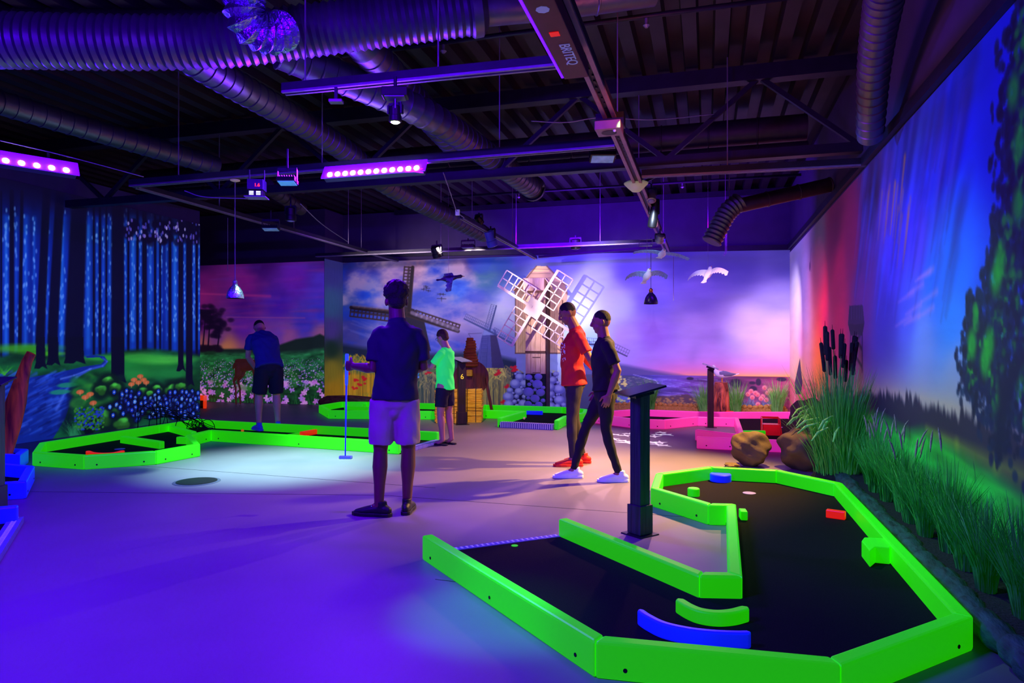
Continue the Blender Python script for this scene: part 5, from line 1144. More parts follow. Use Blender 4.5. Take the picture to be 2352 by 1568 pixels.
def flyer(px, py, d, rz, roll, pitch, span, up, droop, label, mb_, mw, cord=None, neck=.0, s=1.0):
    c = W(px, py, d); g = thing('flying_gull' if mb_ is m_gull else 'flying_goose', c, label, 'bird', rz=rz); g.rotation_euler = (pitch, roll, rz); g.scale = (s, s, s)
    b = MB().loft([(0, -.13, -.005), (0, -.10, .0), (0, -.04, 0), (0, .03, .0), (0, .075, .01), (0, .10 + neck*.5, .020), (0, .13 + neck, .026), (0, .15 + neck, .026)], [(.035, .010), (.032, .022), (.052, .046), (.058, .052), (.045, .040), (.030, .028), (.030, .029), (.012, .012)], 16, side=(1, 0, 0), dome=False)
    b.build('bird_body', mb_, g, smooth=True)
    MB().add([(-.02, -.11, .0), (.02, -.11, .0), (.05, -.19, -.005), (0, -.205, -.005), (-.05, -.19, -.005), (-.02, -.11, -.008), (.02, -.11, -.008), (.05, -.19, -.009), (0, -.205, -.009), (-.05, -.19, -.009)], [(0,4,3,2,1), (5,6,7,8,9), (0,1,6,5), (1,2,7,6), (2,3,8,7), (3,4,9,8), (4,0,5,9)]).build('tail', mb_, g)
    MB().loft([(0, .145 + neck, .026), (0, .19 + neck, .018)], [.010, .002], 8).build('beak', m_beak, g)
    for sx in (-1, 1):
        w = wing(sx, span, up, droop).build('wing', mw, g, smooth=False); w.location = (sx*.035, .03, .02)
    if cord:
        R_ = g.rotation_euler.to_matrix().inverted(); MB().loft([R_ @ Vector((0, 0, .04)), R_ @ Vector((0, 0, CEIL - c.z))], [.002, .002], 4).build('hanging_thread', m_alu, g)
m_gwing = mat('gull_wing_blue', (150, 190, 235), .6, emit=.08, ec=(70, 130, 255), var=.3, scale=26)
flyer(1520, 584, 10.6, TH + PI, -.12, .15, .40, .02, .05, 'highest of the three white gulls, banking below the rail end', m_gull, m_gwing, 545)
flyer(1486, 634, 10.4, PI + .45, .05, .5, .30, .06, .08, 'white gull flying just left of the dark bell lamp', m_gull, m_gwing, 560)
flyer(1626, 630, 10.6, PI - .55 + PI, -.05, .75, .31, .07, .09, 'white gull flying below the drooping hose', m_gull, m_gull, 560)
flyer(1030, 640, 11.2, -1.1, .4, .1, .27, .10, .22, 'dark flying goose with white-tipped wings in front of the painted clouds', m_goose, mat('goose_wing', (90, 100, 160), .6, emit=.03, var=.7, scale=20), 600, neck=.08)
# ------------------------------------------------------------------ people
def fuse(mb, name, m, parent, voxel=.008, smooth=4, fold=0.0, seed=1):
    """merge overlapping solids into one continuous skin"""
    me = bpy.data.meshes.new('t'); me.from_pydata(mb.v, [], mb.f); me.update(); o = bpy.data.objects.new('t', me); scene.collection.objects.link(o)
    r = o.modifiers.new('r', 'REMESH'); r.mode = 'VOXEL'; r.voxel_size = voxel
    s = o.modifiers.new('s', 'SMOOTH'); s.iterations = smooth; s.factor = .5
    dg = bpy.context.evaluated_depsgraph_get(); dg.update(); out = bpy.data.meshes.new_from_object(o.evaluated_get(dg)); bpy.data.objects.remove(o); bpy.data.meshes.remove(me)
    if fold:
        n = len(out.vertices); co = np.zeros(n*3); nr = np.zeros(n*3); out.vertices.foreach_get('co', co); out.vertices.foreach_get('normal', nr); co = co.reshape(-1, 3); nr = nr.reshape(-1, 3)
        x, y, z = co.T; d = np.sin(z*38 + 5*np.sin(x*14 + seed) + 4*np.sin(y*11))*.5 + np.sin(x*55 + z*21 + 3*np.sin(z*17 + seed))*.3 + np.sin(y*60 - z*30)*.2
        co = co + nr*(d*fold)[:, None]; out.vertices.foreach_set('co', co.ravel()); out.update()
    out.materials.clear(); out.materials.append(m); out.polygons.foreach_set('use_smooth', [True]*len(out.polygons)); out.name = name
    q = bpy.data.objects.new(name, out); scene.collection.objects.link(q); q.parent = parent; return q
V3 = Vector
def hand(mb, w, d, nrm, side, curl, s=1.0, spread=.18):
    """palm from the wrist w along d, palm facing nrm; four unequal fingers and a side thumb, bent by curl (radians per joint)"""
    d = V3(d).normalized(); nrm = V3(nrm); nrm = (nrm - d*nrm.dot(d)).normalized(); ac = d.cross(nrm)*side
    w = V3(w); mb.loft([w - d*.015, w + d*.02*s, w + d*.055*s, w + d*.088*s], [(.026*s, .019*s), (.034*s, .017*s), (.040*s, .015*s), (.036*s, .012*s)], 12, side=ac, dome=True)
    for i, L in enumerate((.070, .078, .073, .056)):
        off = (i - 1.5)*.0215*s; p = w + d*(.082 - abs(i-1.3)*.004)*s + ac*(-off); pts = [p - d*.02*s, p]; dd = (d + ac*(-off)*spread*8).normalized(); a = 0
        for j, f in enumerate((.44, .32, .24)):
            a += curl*(1.0 if j else .9); v = dd*math.cos(a) + nrm*math.sin(a); p = p + v*L*f*s; pts.append(p)
        mb.loft(pts, [.0090*s, .0088*s, .0082*s, .0076*s, .0062*s], 8, dome=True)
    p = w + d*.028*s + ac*.028*s; v = (d*.55 + ac*.7 + nrm*.35).normalized(); p2 = p + v*.038*s; v2 = (d*.8 + ac*.15 + nrm*(.3 + curl*.5)).normalized(); p3 = p2 + v2*.030*s; p4 = p3 + (v2 + nrm*curl*.4).normalized()*.024*s
    mb.loft([p - v*.015*s, p, p2, p3, p4], [.014*s, .014*s, .0115*s, .0105*s, .008*s], 8, dome=True)
def shoe(parent, an, dr, m, msole, s=1.0, nm='shoe', lace=None):
    dr = V3(dr); dr.z = 0; dr = dr.normalized(); sd = V3((dr.y, -dr.x, 0)); a = V3(an); a = V3((a.x, a.y, 0)); z0 = an[2] - .085*s
    def P(f, z): return a + dr*f*s + V3((0, 0, z0 + z*s))
    mb = MB(); mb.loft([P(-.075, .045), P(-.05, .05), P(.0, .052), (P(.07, .045)), P(.13, .036), P(.185, .028)], [(.030*s, .034*s), (.038*s, .044*s), (.038*s, .046*s), (.045*s, .036*s), (.047*s, .028*s), (.036*s, .019*s)], 16, side=sd, dome=True)
    mb.loft([P(-.022, .05), P(-.02, .115)], [(.036*s, .048*s), (.036*s, .044*s)], 14, side=sd)
    sh = fuse(mb, nm, m, parent, .006, 3)
    so = []; 
    for f, w_ in ((-.105, .018), (-.09, .036), (-.04, .042), (.02, .040), (.08, .049), (.14, .051), (.19, .040), (.222, .016)): so.append((f, w_))
    poly = [P(f, 0) + sd*w_*s for f, w_ in so] + [P(f, 0) - sd*w_*s for f, w_ in so[::-1]]
    MB().prism([(p.x, p.y) for p in poly], z0, z0 + .028*s).build('sole', msole, sh, bevel=.005)
    lc = MB()
    for k in range(4): q = P(.03 + .022*k, .088 - .011*k); lc.loft([q - sd*.026*s, q + V3((0, 0, .004)), q + sd*.026*s], [.003*s]*3, 5)
    lc.build('laces', lace or m, sh); return sh
def person(loc, rz, label, J, sk, hair, shirt, pants, shoes, s=1.0, voxel=.0075, wide=1.0, sleeve=.55, pleg=.5, face=None, hands=(), hairstyle='short', sandals=False, glasses=False, shirt_len=.0, pants_fit=1.0, fold=.005, shoe_dirs=((0, 1, 0), (0, 1, 0)), sole=None, collar=False, eye=True):
    root = thing('person', loc, label, 'person', rz=rz); g = {k: V3(v) for k, v in J.items()}
    up = (g['shc'] - g['pelvis']).normalized(); sdv = (g['shR'] - g['shL']).normalized(); hdv = (g['hipR'] - g['hipL']).normalized()
    B = MB(); w = wide; lf = .72 if pleg > 1 else 1.0
    tors = [g['pelvis'] - V3((0, 0, .03*s)), g['pelvis'], g['waist'], g['chest'], g['shc'], g['neck']]
    B.loft(tors, [(.11*s*w, .08*s), (.140*s*w, .098*s), (.130*s*w, .090*s), (.155*s*w, .100*s), (.115*s*w, .062*s), (.058*s, .056*s)], 20, side=sdv)
    hd = g['head']; nk = g['neck']; f = V3(face or (0, 1, 0)).normalized(); hu = (hd - nk).normalized(); f = (f - hu*f.dot(hu)).normalized(); hx = f.cross(hu); MH = Matrix((hx, f, hu)).transposed()
    def Hp(x, y, z): return hd + MH @ V3((x*s, y*s, z*s))
    B.loft([nk - hu*.05*s, nk + hu*.02*s, hd - hu*.05*s], [.072*s, .063*s, .060*s], 14)
    B.ell(Hp(0, -.012, .022), (.074*s, .094*s, .098*s), 18, 12, MH); B.ell(Hp(0, .030, -.045), (.056*s, .060*s, .066*s), 16, 10, MH); B.ell(Hp(0, .060, -.088), (.026*s, .024*s, .020*s), 12, 8, MH)
    B.loft([Hp(0, .080, .030), Hp(0, .104, -.006), Hp(0, .110, -.018), Hp(0, .094, -.026)], [.009*s, .013*s, .013*s, .011*s], 8, dome=True); B.ell(Hp(0, .078, .040), (.044*s, .012*s, .010*s), 12, 6, MH); B.ell(Hp(0, .082, -.052), (.024*s, .012*s, .010*s), 12, 6, MH)
    for sx in (-1, 1): B.ell(Hp(sx*.079, -.010, -.005), (.012*s, .021*s, .032*s), 10, 8, MH)
    for a in 'LR':
        sh, el, wr = g['sh'+a], g['el'+a], g['wr'+a]
        B.loft([sh + (g['shc']-sh)*.2 - up*.03*s, sh - up*.018*s, sh.lerp(el, .35), el, el.lerp(wr, .3), wr], [.036*s, .042*s, .046*s, .038*s, .041*s, .027*s], 14, dome=True)
        hp, kn, an = g['hip'+a], g['kn'+a], g['an'+a]
        B.loft([hp + V3((0, 0, .03*s)), hp.lerp(kn, .3), kn.lerp(hp, .12), kn, kn.lerp(an, .3), kn.lerp(an, .62), an], [q_*s*lf for q_ in (.088, .080, .060, .054, .059, .044, .036)], 16, dome=True)
        t = V3(shoe_dirs[0 if a == 'L' else 1]).normalized(); B.loft([an, an + t*.06*s - V3((0, 0, .04*s)), an + t*.16*s - V3((0, 0, .062*s))], [.034*s, .034*s, .026*s], 10, dome=True)
    for a, d, n, c in hands: hand(B, g['wr'+a], d, n, 1 if a == 'R' else -1, c, s)
    fuse(B, 'body', sk, root, voxel, 3)
    if eye:
        for sx in (-1, 1):
            MB().ell(Hp(sx*.030, .074, .018), (.010*s, .009*s, .006*s), 10, 8, MH).build('eye', m_eye, root, smooth=True)
    # hair
    Hm = MB()
    if hairstyle == 'curly':
        Hm.ell(Hp(0, -.024, .058), (.090*s, .104*s, .090*s), 16, 10, MH); Hm.ell(Hp(0, -.045, -.01), (.070*s, .062*s, .06*s), 14, 8, MH); r2 = random.Random(3)
        for i in range(110):
            a = r2.uniform(0, 6.28); b = r2.uniform(-.25, 1.4); Hm.ell(Hp(.088*math.cos(a)*math.cos(b), -.022 + .100*math.sin(a)*math.cos(b), .066 + .090*math.sin(b)), (.020*s,)*3, 6, 5)
    elif hairstyle == 'short': Hm.ell(Hp(0, -.018, .036), (.0765*s, .094*s, .090*s), 18, 12, MH)
    else: Hm.ell(Hp(0, -.018, .034), (.083*s, .102*s, .104*s), 18, 12, MH); Hm.ell(Hp(0, -.06, -.02), (.066*s, .05*s, .05*s), 12, 8, MH)
    h = fuse(Hm, 'hair', hair, root, .008, 1)
    co = h.data.vertices  # clear the face: hair is pushed back behind the hairline
    for v in co:
        l = MH.transposed() @ (v.co - hd); 
        if l.y > (.052*s if l.z > .06*s else .0) and l.z < .088*s: l.y = min(l.y, .055*s if l.z > .05*s else -.02*s + l.z*.9); v.co = hd + MH @ l
        if l.z < .020*s and l.y > -.045*s: l.x *= .78; l.y = min(l.y, .0); v.co = hd + MH @ l
    if glasses:
        G_ = MB(); 
        for sx in (-1, 1):
            G_.loft([Hp(sx*.032 + .022*math.cos(k*PI/5), .094, .016 + .017*math.sin(k*PI/5)) for k in range(11)], [.0022*s]*11, 5); G_.loft([Hp(sx*.054, .092, .022), Hp(sx*.080, .0, .018)], [.0022*s]*2, 5)
        G_.build('glasses', m_black, root)
    # shirt
    S = MB(); e = .020*s
    lo = g['pelvis'] + up*(.0 - shirt_len)*s
    S.loft([lo, g['pelvis'].lerp(g['waist'], .5), g['waist'], g['chest'], g['shc'] + up*.0, g['shc'].lerp(g['neck'], .45), g['shc'].lerp(g['neck'], .95)], [(.162*s*w + e, .126*s + e), (.150*s*w + e, .110*s + e), (.145*s*w + e, .106*s + e), (.168*s*w + e, .116*s + e), (.128*s*w + e, .080*s + e), (.092*s, .074*s), (.066*s, .064*s)], 22, side=sdv)
    for a in 'LR':
        sh, el = g['sh'+a], g['el'+a]; S.loft([sh + (g['shc']-sh)*.45 + up*.004, sh + (g['shc']-sh)*.12 - up*.006, sh.lerp(el, sleeve*.35), sh.lerp(el, sleeve*.7), sh.lerp(el, sleeve)], [.062*s, .063*s, .064*s, .062*s, .066*s], 14)
    sh_ = fuse(S, 'shirt', shirt, root, .009, 4, fold)
    if collar: fuse(MB().loft([g['shc'].lerp(g['neck'], .45), g['neck'] + hu*.012*s], [.078*s, .070*s], 16, side=sdv), 'collar', shirt, sh_, .008, 1)
    # trousers
    T = MB(); e = .014*s
    T.loft([g['pelvis'] - V3((0, 0, .12*s)), g['pelvis'] - V3((0, 0, .08*s)), g['pelvis'] - V3((0, 0, .02*s)), g['pelvis'] + up*.06*s], [(.11*s*w, .085*s), (.148*s*w, .118*s), (.165*s*w, .126*s), (.150*s*w, .114*s)], 20, side=hdv, dome=False)
    T.ell(g['hipL'].lerp(g['hipR'], .5) - V3((0, 0, .085*s)), (.075*s, .10*s, .075*s))
    for a in 'LR':
        hp, kn, an = g['hip'+a], g['kn'+a], g['an'+a]; pf = pants_fit
        if pleg <= 1: T.loft([hp, hp.lerp(kn, .35), hp.lerp(kn, pleg)], [.100*s*pf, .098*s*pf, .092*s*pf], 16)
        else: T.loft([hp, hp.lerp(kn, .35), kn.lerp(hp, .1), kn.lerp(an, .3), kn.lerp(an, .65), an + V3((0, 0, .005))], [.088*s, .086*s, .068*s*pf, .068*s*pf, .056*s*pf, .050*s*pf], 16)
    fuse(T, 'shorts' if pleg <= 1 else 'trousers', pants, root, .009, 4, fold*.8, 3)
    for i, a in enumerate('LR'):
        if sandals:
            t = V3(shoe_dirs[i]).normalized(); sd = V3((t.y, -t.x, 0)); an = g['an'+a]; z0 = an.z - .085*s
            pl = [(f_, w_) for f_, w_ in ((-.08, .022), (-.05, .036), (.04, .038), (.12, .046), (.18, .040), (.205, .02))]; c0 = V3((an.x, an.y, 0))
            poly = [c0 + t*f_*s + sd*w_*s for f_, w_ in pl] + [c0 + t*f_*s - sd*w_*s for f_, w_ in pl[::-1]]
            so = MB().prism([(p.x, p.y) for p in poly], z0, z0 + .024*s).build('sandal', shoes, root, bevel=.004)
            q = c0 + t*.10*s + V3((0, 0, z0)); MB().loft([q + sd*.045*s + V3((0, 0, .01)), q + V3((0, 0, .062*s)), q - sd*.045*s + V3((0, 0, .01))], [(.018, .004)]*3, 8, side=t).build('strap', shoes, so)
        else: shoe(root, g['an'+a], shoe_dirs[i], shoes, sole or shoes, s)
    return root
m_eye = mat('eye_surface', (120, 110, 110), .3)
def skin(name, c): return mat(name, c, .5, var=.06, scale=12)
m_skin_d = skin('skin_deep', (110, 66, 54)); m_skin_m = skin('skin_medium', (160, 104, 82)); m_skin_l = skin('skin_light', (205, 150, 125))
m_hair = mat('dark_hair', (22, 16, 18), .7, var=.4, scale=60, bump=.6, bscale=120); m_hairb = mat('brown_hair', (70, 40, 30), .7, var=.4, scale=60, bump=.5, bscale=120)
m_navysh = mat('navy_polo', (20, 20, 52), .8, var=.15, bump=.15, bscale=260); m_beige = mat('beige_shorts', (178, 158, 150), .85, var=.08, bump=.2, bscale=260)
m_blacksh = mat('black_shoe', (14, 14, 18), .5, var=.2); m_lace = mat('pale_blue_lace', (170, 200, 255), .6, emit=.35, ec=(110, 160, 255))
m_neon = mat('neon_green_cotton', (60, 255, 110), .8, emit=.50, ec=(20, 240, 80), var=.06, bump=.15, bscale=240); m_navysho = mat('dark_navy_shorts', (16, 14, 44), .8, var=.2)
m_redsh = mat('red_cotton', (215, 30, 34), .8, emit=.03, var=.08, bump=.15, bscale=240); m_jeans = mat('dark_jeans', (44, 34, 48), .8, var=.25, scale=16, bump=.2, bscale=220)
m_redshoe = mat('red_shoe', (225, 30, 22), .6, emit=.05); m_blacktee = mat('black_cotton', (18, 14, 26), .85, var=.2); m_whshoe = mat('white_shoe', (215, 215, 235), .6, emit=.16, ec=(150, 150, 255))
m_bluetee = mat('blue_cotton', (26, 28, 130), .85, emit=.03, var=.1, bump=.15, bscale=240); m_darksho = mat('dark_shorts', (10, 14, 40), .85)

# man with curly hair, seen from behind
g = G(905, 1183)
near = person(g, math.radians(24), 'man seen from behind in dark navy polo and beige shorts, holding a blue putter',
    dict(pelvis=(.01, 0, .93), waist=(.015, 0, 1.08), chest=(.025, 0, 1.29), shc=(.03, -.01, 1.445), neck=(.025, .0, 1.515), head=(.015, .02, 1.66),
         shL=(-.135, 0, 1.40), elL=(-.155, -.04, 1.14), wrL=(-.315, .12, 1.155), shR=(.195, 0, 1.40), elR=(.225, .03, 1.15), wrR=(.10, .24, 1.12),
         hipL=(-.085, 0, .90), knL=(-.105, .03, .50), anL=(-.115, -.005, .085), hipR=(.095, 0, .90), knR=(.11, .03, .50), anR=(.10, .08, .085)),
    m_skin_d, m_hair, m_navysh, m_beige, m_blacksh, voxel=.0052, wide=1.0, sleeve=.78, pleg=.86, face=(-.25, 1, .02),
    hands=(('L', (-.62, .60, .02), (.7, .65, 0), .62), ('R', (-.6, .7, -.2), (-.4, -.3, -.6), .5)), hairstyle='curly', shoe_dirs=((-.93, .36, 0), (.15, 1, 0)), pants_fit=1.04, collar=True, glasses=True, shirt_len=.03)
for ch in [c for c in bpy.data.objects if c.parent and c.parent.name.startswith('shoe') and c.name.startswith('laces')]: ch.data.materials.clear(); ch.data.materials.append(m_lace)
def putter(top, bot, dr, label, mg, ms, mh, r=.007, grip=.26):
    top = V3(top); bot = V3(bot); p = thing('putter', bot, label, 'golf putter'); t = top - bot; L = t.length; tn = t/L
    MB().loft([tn*.0, tn*(L - grip)], [r*.8, r], 10).build('shaft', ms, p, smooth=True)
    MB().loft([tn*(L - grip), tn*(L - grip + .02), tn*(L - .01), tn*L], [r*1.3, r*1.9, r*2.2, r*1.6], 12).build('grip', mg, p, smooth='auto')
    dr = V3(dr).normalized(); sd = V3((dr.y, -dr.x, 0)); MB().loft([-dr*.05, -dr*.045, dr*.05, dr*.058], [(.012, .010), (.026, .014), (.026, .014), (.012, .010)], 14, side=sd, dome=False).build('head', mh, p, smooth='auto'); return p
m_bshaft = mat('blue_glowing_shaft', (60, 90, 255), .3, emit=.5, ec=(20, 50, 255)); m_bgrip = mat('light_blue_grip', (90, 160, 255), .5, emit=.4, ec=(40, 110, 255)); m_bhead = mat('pale_blue_head', (110, 180, 240), .4, emit=.25, ec=(80, 160, 240))
hx = W(797, 812, 5.58); hb = W(793, 1050, 5.58); putter(hx, hb, RT, 'putter with bright blue shaft in the hand of the man in beige shorts', m_bgrip, m_bshaft, m_bhead)

# boy in the neon shirt
g = G(1022, 1021); k = .858
def S_(d, q): return {a: tuple(c*q for c in v) for a, v in d.items()}
boy = person(g, math.radians(82), 'boy with glasses in a bright neon green T-shirt and dark shorts, wearing black sandals',
    S_(dict(pelvis=(0, -.01, .93), waist=(0, 0, 1.07), chest=(0, -.01, 1.28), shc=(0, -.03, 1.43), neck=(0, -.01, 1.51), head=(0, .045, 1.645),
         shL=(-.165, -.01, 1.40), elL=(-.20, .12, 1.20), wrL=(-.09, .31, 1.22), shR=(.165, -.02, 1.40), elR=(.21, .06, 1.16), wrR=(.04, .27, 1.14),
         hipL=(-.08, 0, .88), knL=(-.085, .03, .48), anL=(-.085, -.01, .085), hipR=(.08, 0, .88), knR=(.085, -.02, .48), anR=(.085, -.07, .085)), k),
    m_skin_l, m_hairb, m_neon, m_navysho, m_blacksh, s=k, voxel=.0056, wide=.88, sleeve=.72, pleg=.72, face=(.25, 1, -.12),
    hands=(('L', (.3, .9, .1), (.6, -.2, -.5), .6), ('R', (-.4, .9, .2), (-.5, 0, .6), .6)), hairstyle='mid', shoe_dirs=((-.1, 1, 0), (.15, 1, 0)), sandals=True, glasses=True, shirt_len=.08, pants_fit=1.05)
fw = Matrix.Rotation(math.radians(82), 3, 'Z'); base = V3(g)
ta = base + fw @ V3((-.02, .33, 1.07)); ba = W(958, 866, 8.75); putter(ta, ba, FW, 'putter with a turquoise shaft held up by the boy', m_white, mat('turquoise_shaft', (60, 190, 200), .4, emit=.3, ec=(20, 150, 170)), m_bhead, grip=.12)

# man in the red shirt
g = G(1319, 1067)
redm = person(g, math.radians(108), 'man in red T-shirt, dark jeans and red shoes, hands clasped behind his back',
    dict(pelvis=(0, .0, .94), waist=(0, .025, 1.09), chest=(0, .015, 1.30), shc=(0, -.025, 1.45), neck=(0, .0, 1.52), head=(0, .075, 1.665),
         shL=(-.185, -.02, 1.42), elL=(-.235, -.14, 1.17), wrL=(-.09, -.215, 1.07), shR=(.185, -.03, 1.42), elR=(.235, -.15, 1.17), wrR=(.07, -.215, 1.06),
         hipL=(-.085, -.0, .91), knL=(-.09, .045, .49), anL=(-.09, .02, .085), hipR=(.085, 0, .91), knR=(.10, -.01, .49), anR=(.11, -.10, .085)),
    m_skin_m, m_hair, m_redsh, m_jeans, m_redshoe, voxel=.0054, wide=.98, sleeve=.72, pleg=1.2, face=(-.05, 1, -.10),
    hands=(('L', (.75, -.35, -.35), (.2, .9, .1), .45), ('R', (-.75, -.35, -.30), (-.2, .9, .1), .45)), hairstyle='short', shoe_dirs=((0, 1, 0), (.12, 1, 0)), shirt_len=.06, pants_fit=.86, sole=m_redshoe)
pr = MB(); rr = random.Random(9)   # pale print on the chest
for i in range(46):
    z = rr.uniform(1.12, 1.34); x = rr.uniform(-.13, .02); yy = .150 - (x*x)*1.8 - abs(z - 1.28)*.06; pr.box((x, yy, z), (.018, .006, .008), M=Matrix.Rotation(rr.uniform(-1, 1), 3, 'Y'))
p_ = pr.build('shirt_print', m_white, redm); p_['kind'] = 'stuff'

# walking person in black
g = G(1391, 1102)
walk = person(g, math.radians(102), 'person in a black T-shirt and dark trousers walking left in white shoes',
    dict(pelvis=(0, 0, .88), waist=(0, .01, 1.01), chest=(0, .02, 1.20), shc=(0, .01, 1.35), neck=(0, .02, 1.41), head=(0, .045, 1.545),
         shL=(-.165, .0, 1.32), elL=(-.21, -.10, 1.08), wrL=(-.20, -.02, .85), shR=(.165, .02, 1.32), elR=(.20, -.02, 1.08), wrR=(.20, .06, .85),
         hipL=(-.08, 0, .85), knL=(-.085, -.0, .46), anL=(-.085, -.12, .081), hipR=(.08, 0, .85), knR=(.085, .20, .49), anR=(.085, .31, .080)),
    m_skin_m, m_hair, m_blacktee, m_blacktee, m_whshoe, s=.94, voxel=.0054, wide=.95, sleeve=.75, pleg=1.2, face=(0, 1, -.05),
    hands=(('L', (0, .3, -.9), (.9, 0, 0), .3), ('R', (0, .5, -.8), (-.9, 0, 0), .3)), hairstyle='short', shoe_dirs=((0, 1, 0), (0, 1, 0)), pants_fit=.8, sole=m_whshoe)

# bending man on the long green lane
g = G(612, 987, HC)
bend = person(g, math.radians(52), 'man in blue T-shirt and dark shorts bending over his ball on a green lane',
    dict(pelvis=(0, -.14, .98), waist=(0, -.06, 1.12), chest=(0, .07, 1.30), shc=(0, .19, 1.42), neck=(0, .26, 1.46), head=(0, .37, 1.54),
         shL=(-.19, .19, 1.39), elL=(-.20, .27, 1.10), wrL=(-.05, .37, .90), shR=(.19, .20, 1.38), elR=(.20, .30, 1.10), wrR=(.04, .39, .84),
         hipL=(-.09, -.14, .95), knL=(-.13, -.06, .53), anL=(-.14, -.10, .10), hipR=(.09, -.14, .95), knR=(.13, -.06, .53), anR=(.14, -.10, .10)),
    m_skin_l, m_hair, m_bluetee, m_darksho, mat('blue_shoe', (40, 50, 190), .6, emit=.15), s=1.04, voxel=.0065, wide=1.12, sleeve=.6, pleg=.92, face=(0, .55, -.9),
    hands=(('L', (.3, .3, -.8), (.7, .3, .2), .7), ('R', (-.2, .3, -.9), (-.7, .3, 0), .7)), hairstyle='short', shoe_dirs=((-.1, 1, 0), (.1, 1, 0)), pants_fit=1.12, shirt_len=.05)
fw = Matrix.Rotation(math.radians(52), 3, 'Z'); bs = V3(g); putter(bs + fw @ V3((.0, .40, .93)), bs + fw @ V3((.02, .52, .022)), fw @ V3((1, 0, 0)), 'pale putter held low by the bending man', m_black, mat('pale_shaft', (150, 190, 220), .4, emit=.15, ec=(90, 140, 200)), m_bhead)
# ------------------------------------------------------------------ planter, grasses and reeds along the right wall
m_gr = mat('grass_green', (56, 150, 50), .6, emit=.04, ec=(20, 150, 30), var=.45, scale=7)
m_gr2 = mat('reed_green', (84, 170, 60), .55, emit=.03, ec=(30, 150, 30), var=.4, scale=6)
m_grb = mat('light_grass', (130, 200, 96), .6, emit=.08, ec=(50, 170, 50), var=.3, scale=8)
m_plume = mat('grey_plume', (170, 140, 130), .9, var=.3, scale=40, bump=.6, bscale=200)
m_cat = mat('cattail_brown', (34, 20, 20), .9, var=.3, scale=60, bump=.6, bscale=200)
m_soil = mat('black_soil', (22, 17, 16), .95, var=.5, scale=30, bump=.8, bscale=60)
m_edge = mat('blue_green_slate_roll', (34, 66, 60), .75, var=.7, scale=26, bump=.8, bscale=30, stretch=(1, .35, 1))
def blades(mb, n, h, spread, w, lean=.35, hv=.25, seed=0, base_r=.05, ax=1.0, clip=None, clipy=None):
    r = random.Random(seed)
    for i in range(n):
        a = r.uniform(0, 6.28); rr = base_r*math.sqrt(r.random()); x0, y0 = rr*math.cos(a)*ax, rr*math.sin(a); hh = h*(1 - hv*r.random()); l = lean*r.random()**1.1*hh; b = a + r.gauss(0, .5)
        dx, dy = math.cos(b)*l*ax, math.sin(b)*l; px_, py_ = -math.sin(b + r.gauss(0, .7)), math.cos(b + r.gauss(0, .7)); ww = w*(.6 + .8*r.random()); base = len(mb.v)
        if clip is not None and x0 + dx > clip: dx = clip - x0
        if clipy is not None and y0 + dy > clipy: dy = clipy - y0
        for t in (0, .35, .7, 1.0):
            c = (x0 + dx*t**1.8, y0 + dy*t**1.8, hh*(t - .12*t*t*(l/hh))); q = ww*(1 - t**2.2)*.5 + .0004
            mb.v.append((c[0] - px_*q, c[1] - py_*q, c[2])); mb.v.append((c[0] + px_*q, c[1] + py_*q, c[2]))
        for k in range(3): mb.f.append((base + 2*k, base + 2*k + 1, base + 2*k + 3, base + 2*k + 2))
    return mb
PXW = XW - .02
pl = thing('planter_bed', (1.15, 2.9, 0), 'long planter bed between the near lane and the painted wall', 'planter')
y0, y1 = 2.95, 7.3
MB().box(((PXW - 1.15)/2 + .02, (y1 - y0)/2 + .05, .06), (PXW - 1.23, y1 - y0, .11)).build('soil', m_soil, pl)
ed = []; n = 90
for i in range(n + 1):
    t = i/n; y = .02 + (y1 - y0)*t; ed.append((.055 + .012*math.sin(t*31), y, .075))
mb = MB().loft([(.26, -.03, .06), (.22, -.04, .07), (.11, -.03, .075)] + ed, [.05, .065, .07] + [.062 + .008*math.sin(i*2.1) + .004*math.sin(i*5.3) for i in range(n + 1)], 14, side=(1, 0, 0), dome=True)
mb.build('slate_roll_edging', m_edge, pl, smooth=True)
labs = ['nearest the camera', 'second from the camera', 'third from the camera', 'fourth from the camera', 'fifth from the camera', 'sixth from the camera', 'seventh from the camera', 'eighth from the camera', 'ninth from the camera', 'tenth from the camera', 'farthest, by the tall reeds']
for i in range(11):
    y = 3.22 + i*.335; x = 1.34 + .02*math.sin(i*2); h = .50 + .05*math.sin(i*1.9); g_ = thing('ornamental_grass', (x, y, .10), 'clump of narrow green grass in the planter, ' + labs[i], 'grass', 'grass clumps in the planter')
    blades(MB(), 330, h*1.04, 0, .0060, .75, .5, i + 10, .062, ax=.62, clip=PXW - x - .02).build('grass_blades', m_gr, g_)
    for j in range(4 if i > 5 else (1 if i > 3 else 0)):
        r_ = random.Random(i*20 + j); a = r_.uniform(0, 6.28); l = r_.uniform(.03, .13); hh = h*r_.uniform(.95, 1.18); dx, dy = math.cos(a)*l, math.sin(a)*l
        pp = MB().loft([(0, 0, 0), (dx*.4, dy*.4, hh*.6), (dx, dy, hh)], [.0018, .0016, .0014], 4).build('plume_stem', m_gr, g_)
        MB().loft([(dx, dy, hh - .02), (dx*1.12, dy*1.12, hh + .03), (dx*1.3, dy*1.3, hh + .08), (dx*1.5, dy*1.5, hh + .115)], [.003, .007, .0065, .002], 7, dome=True).build('plume', m_plume, pp, smooth=True)
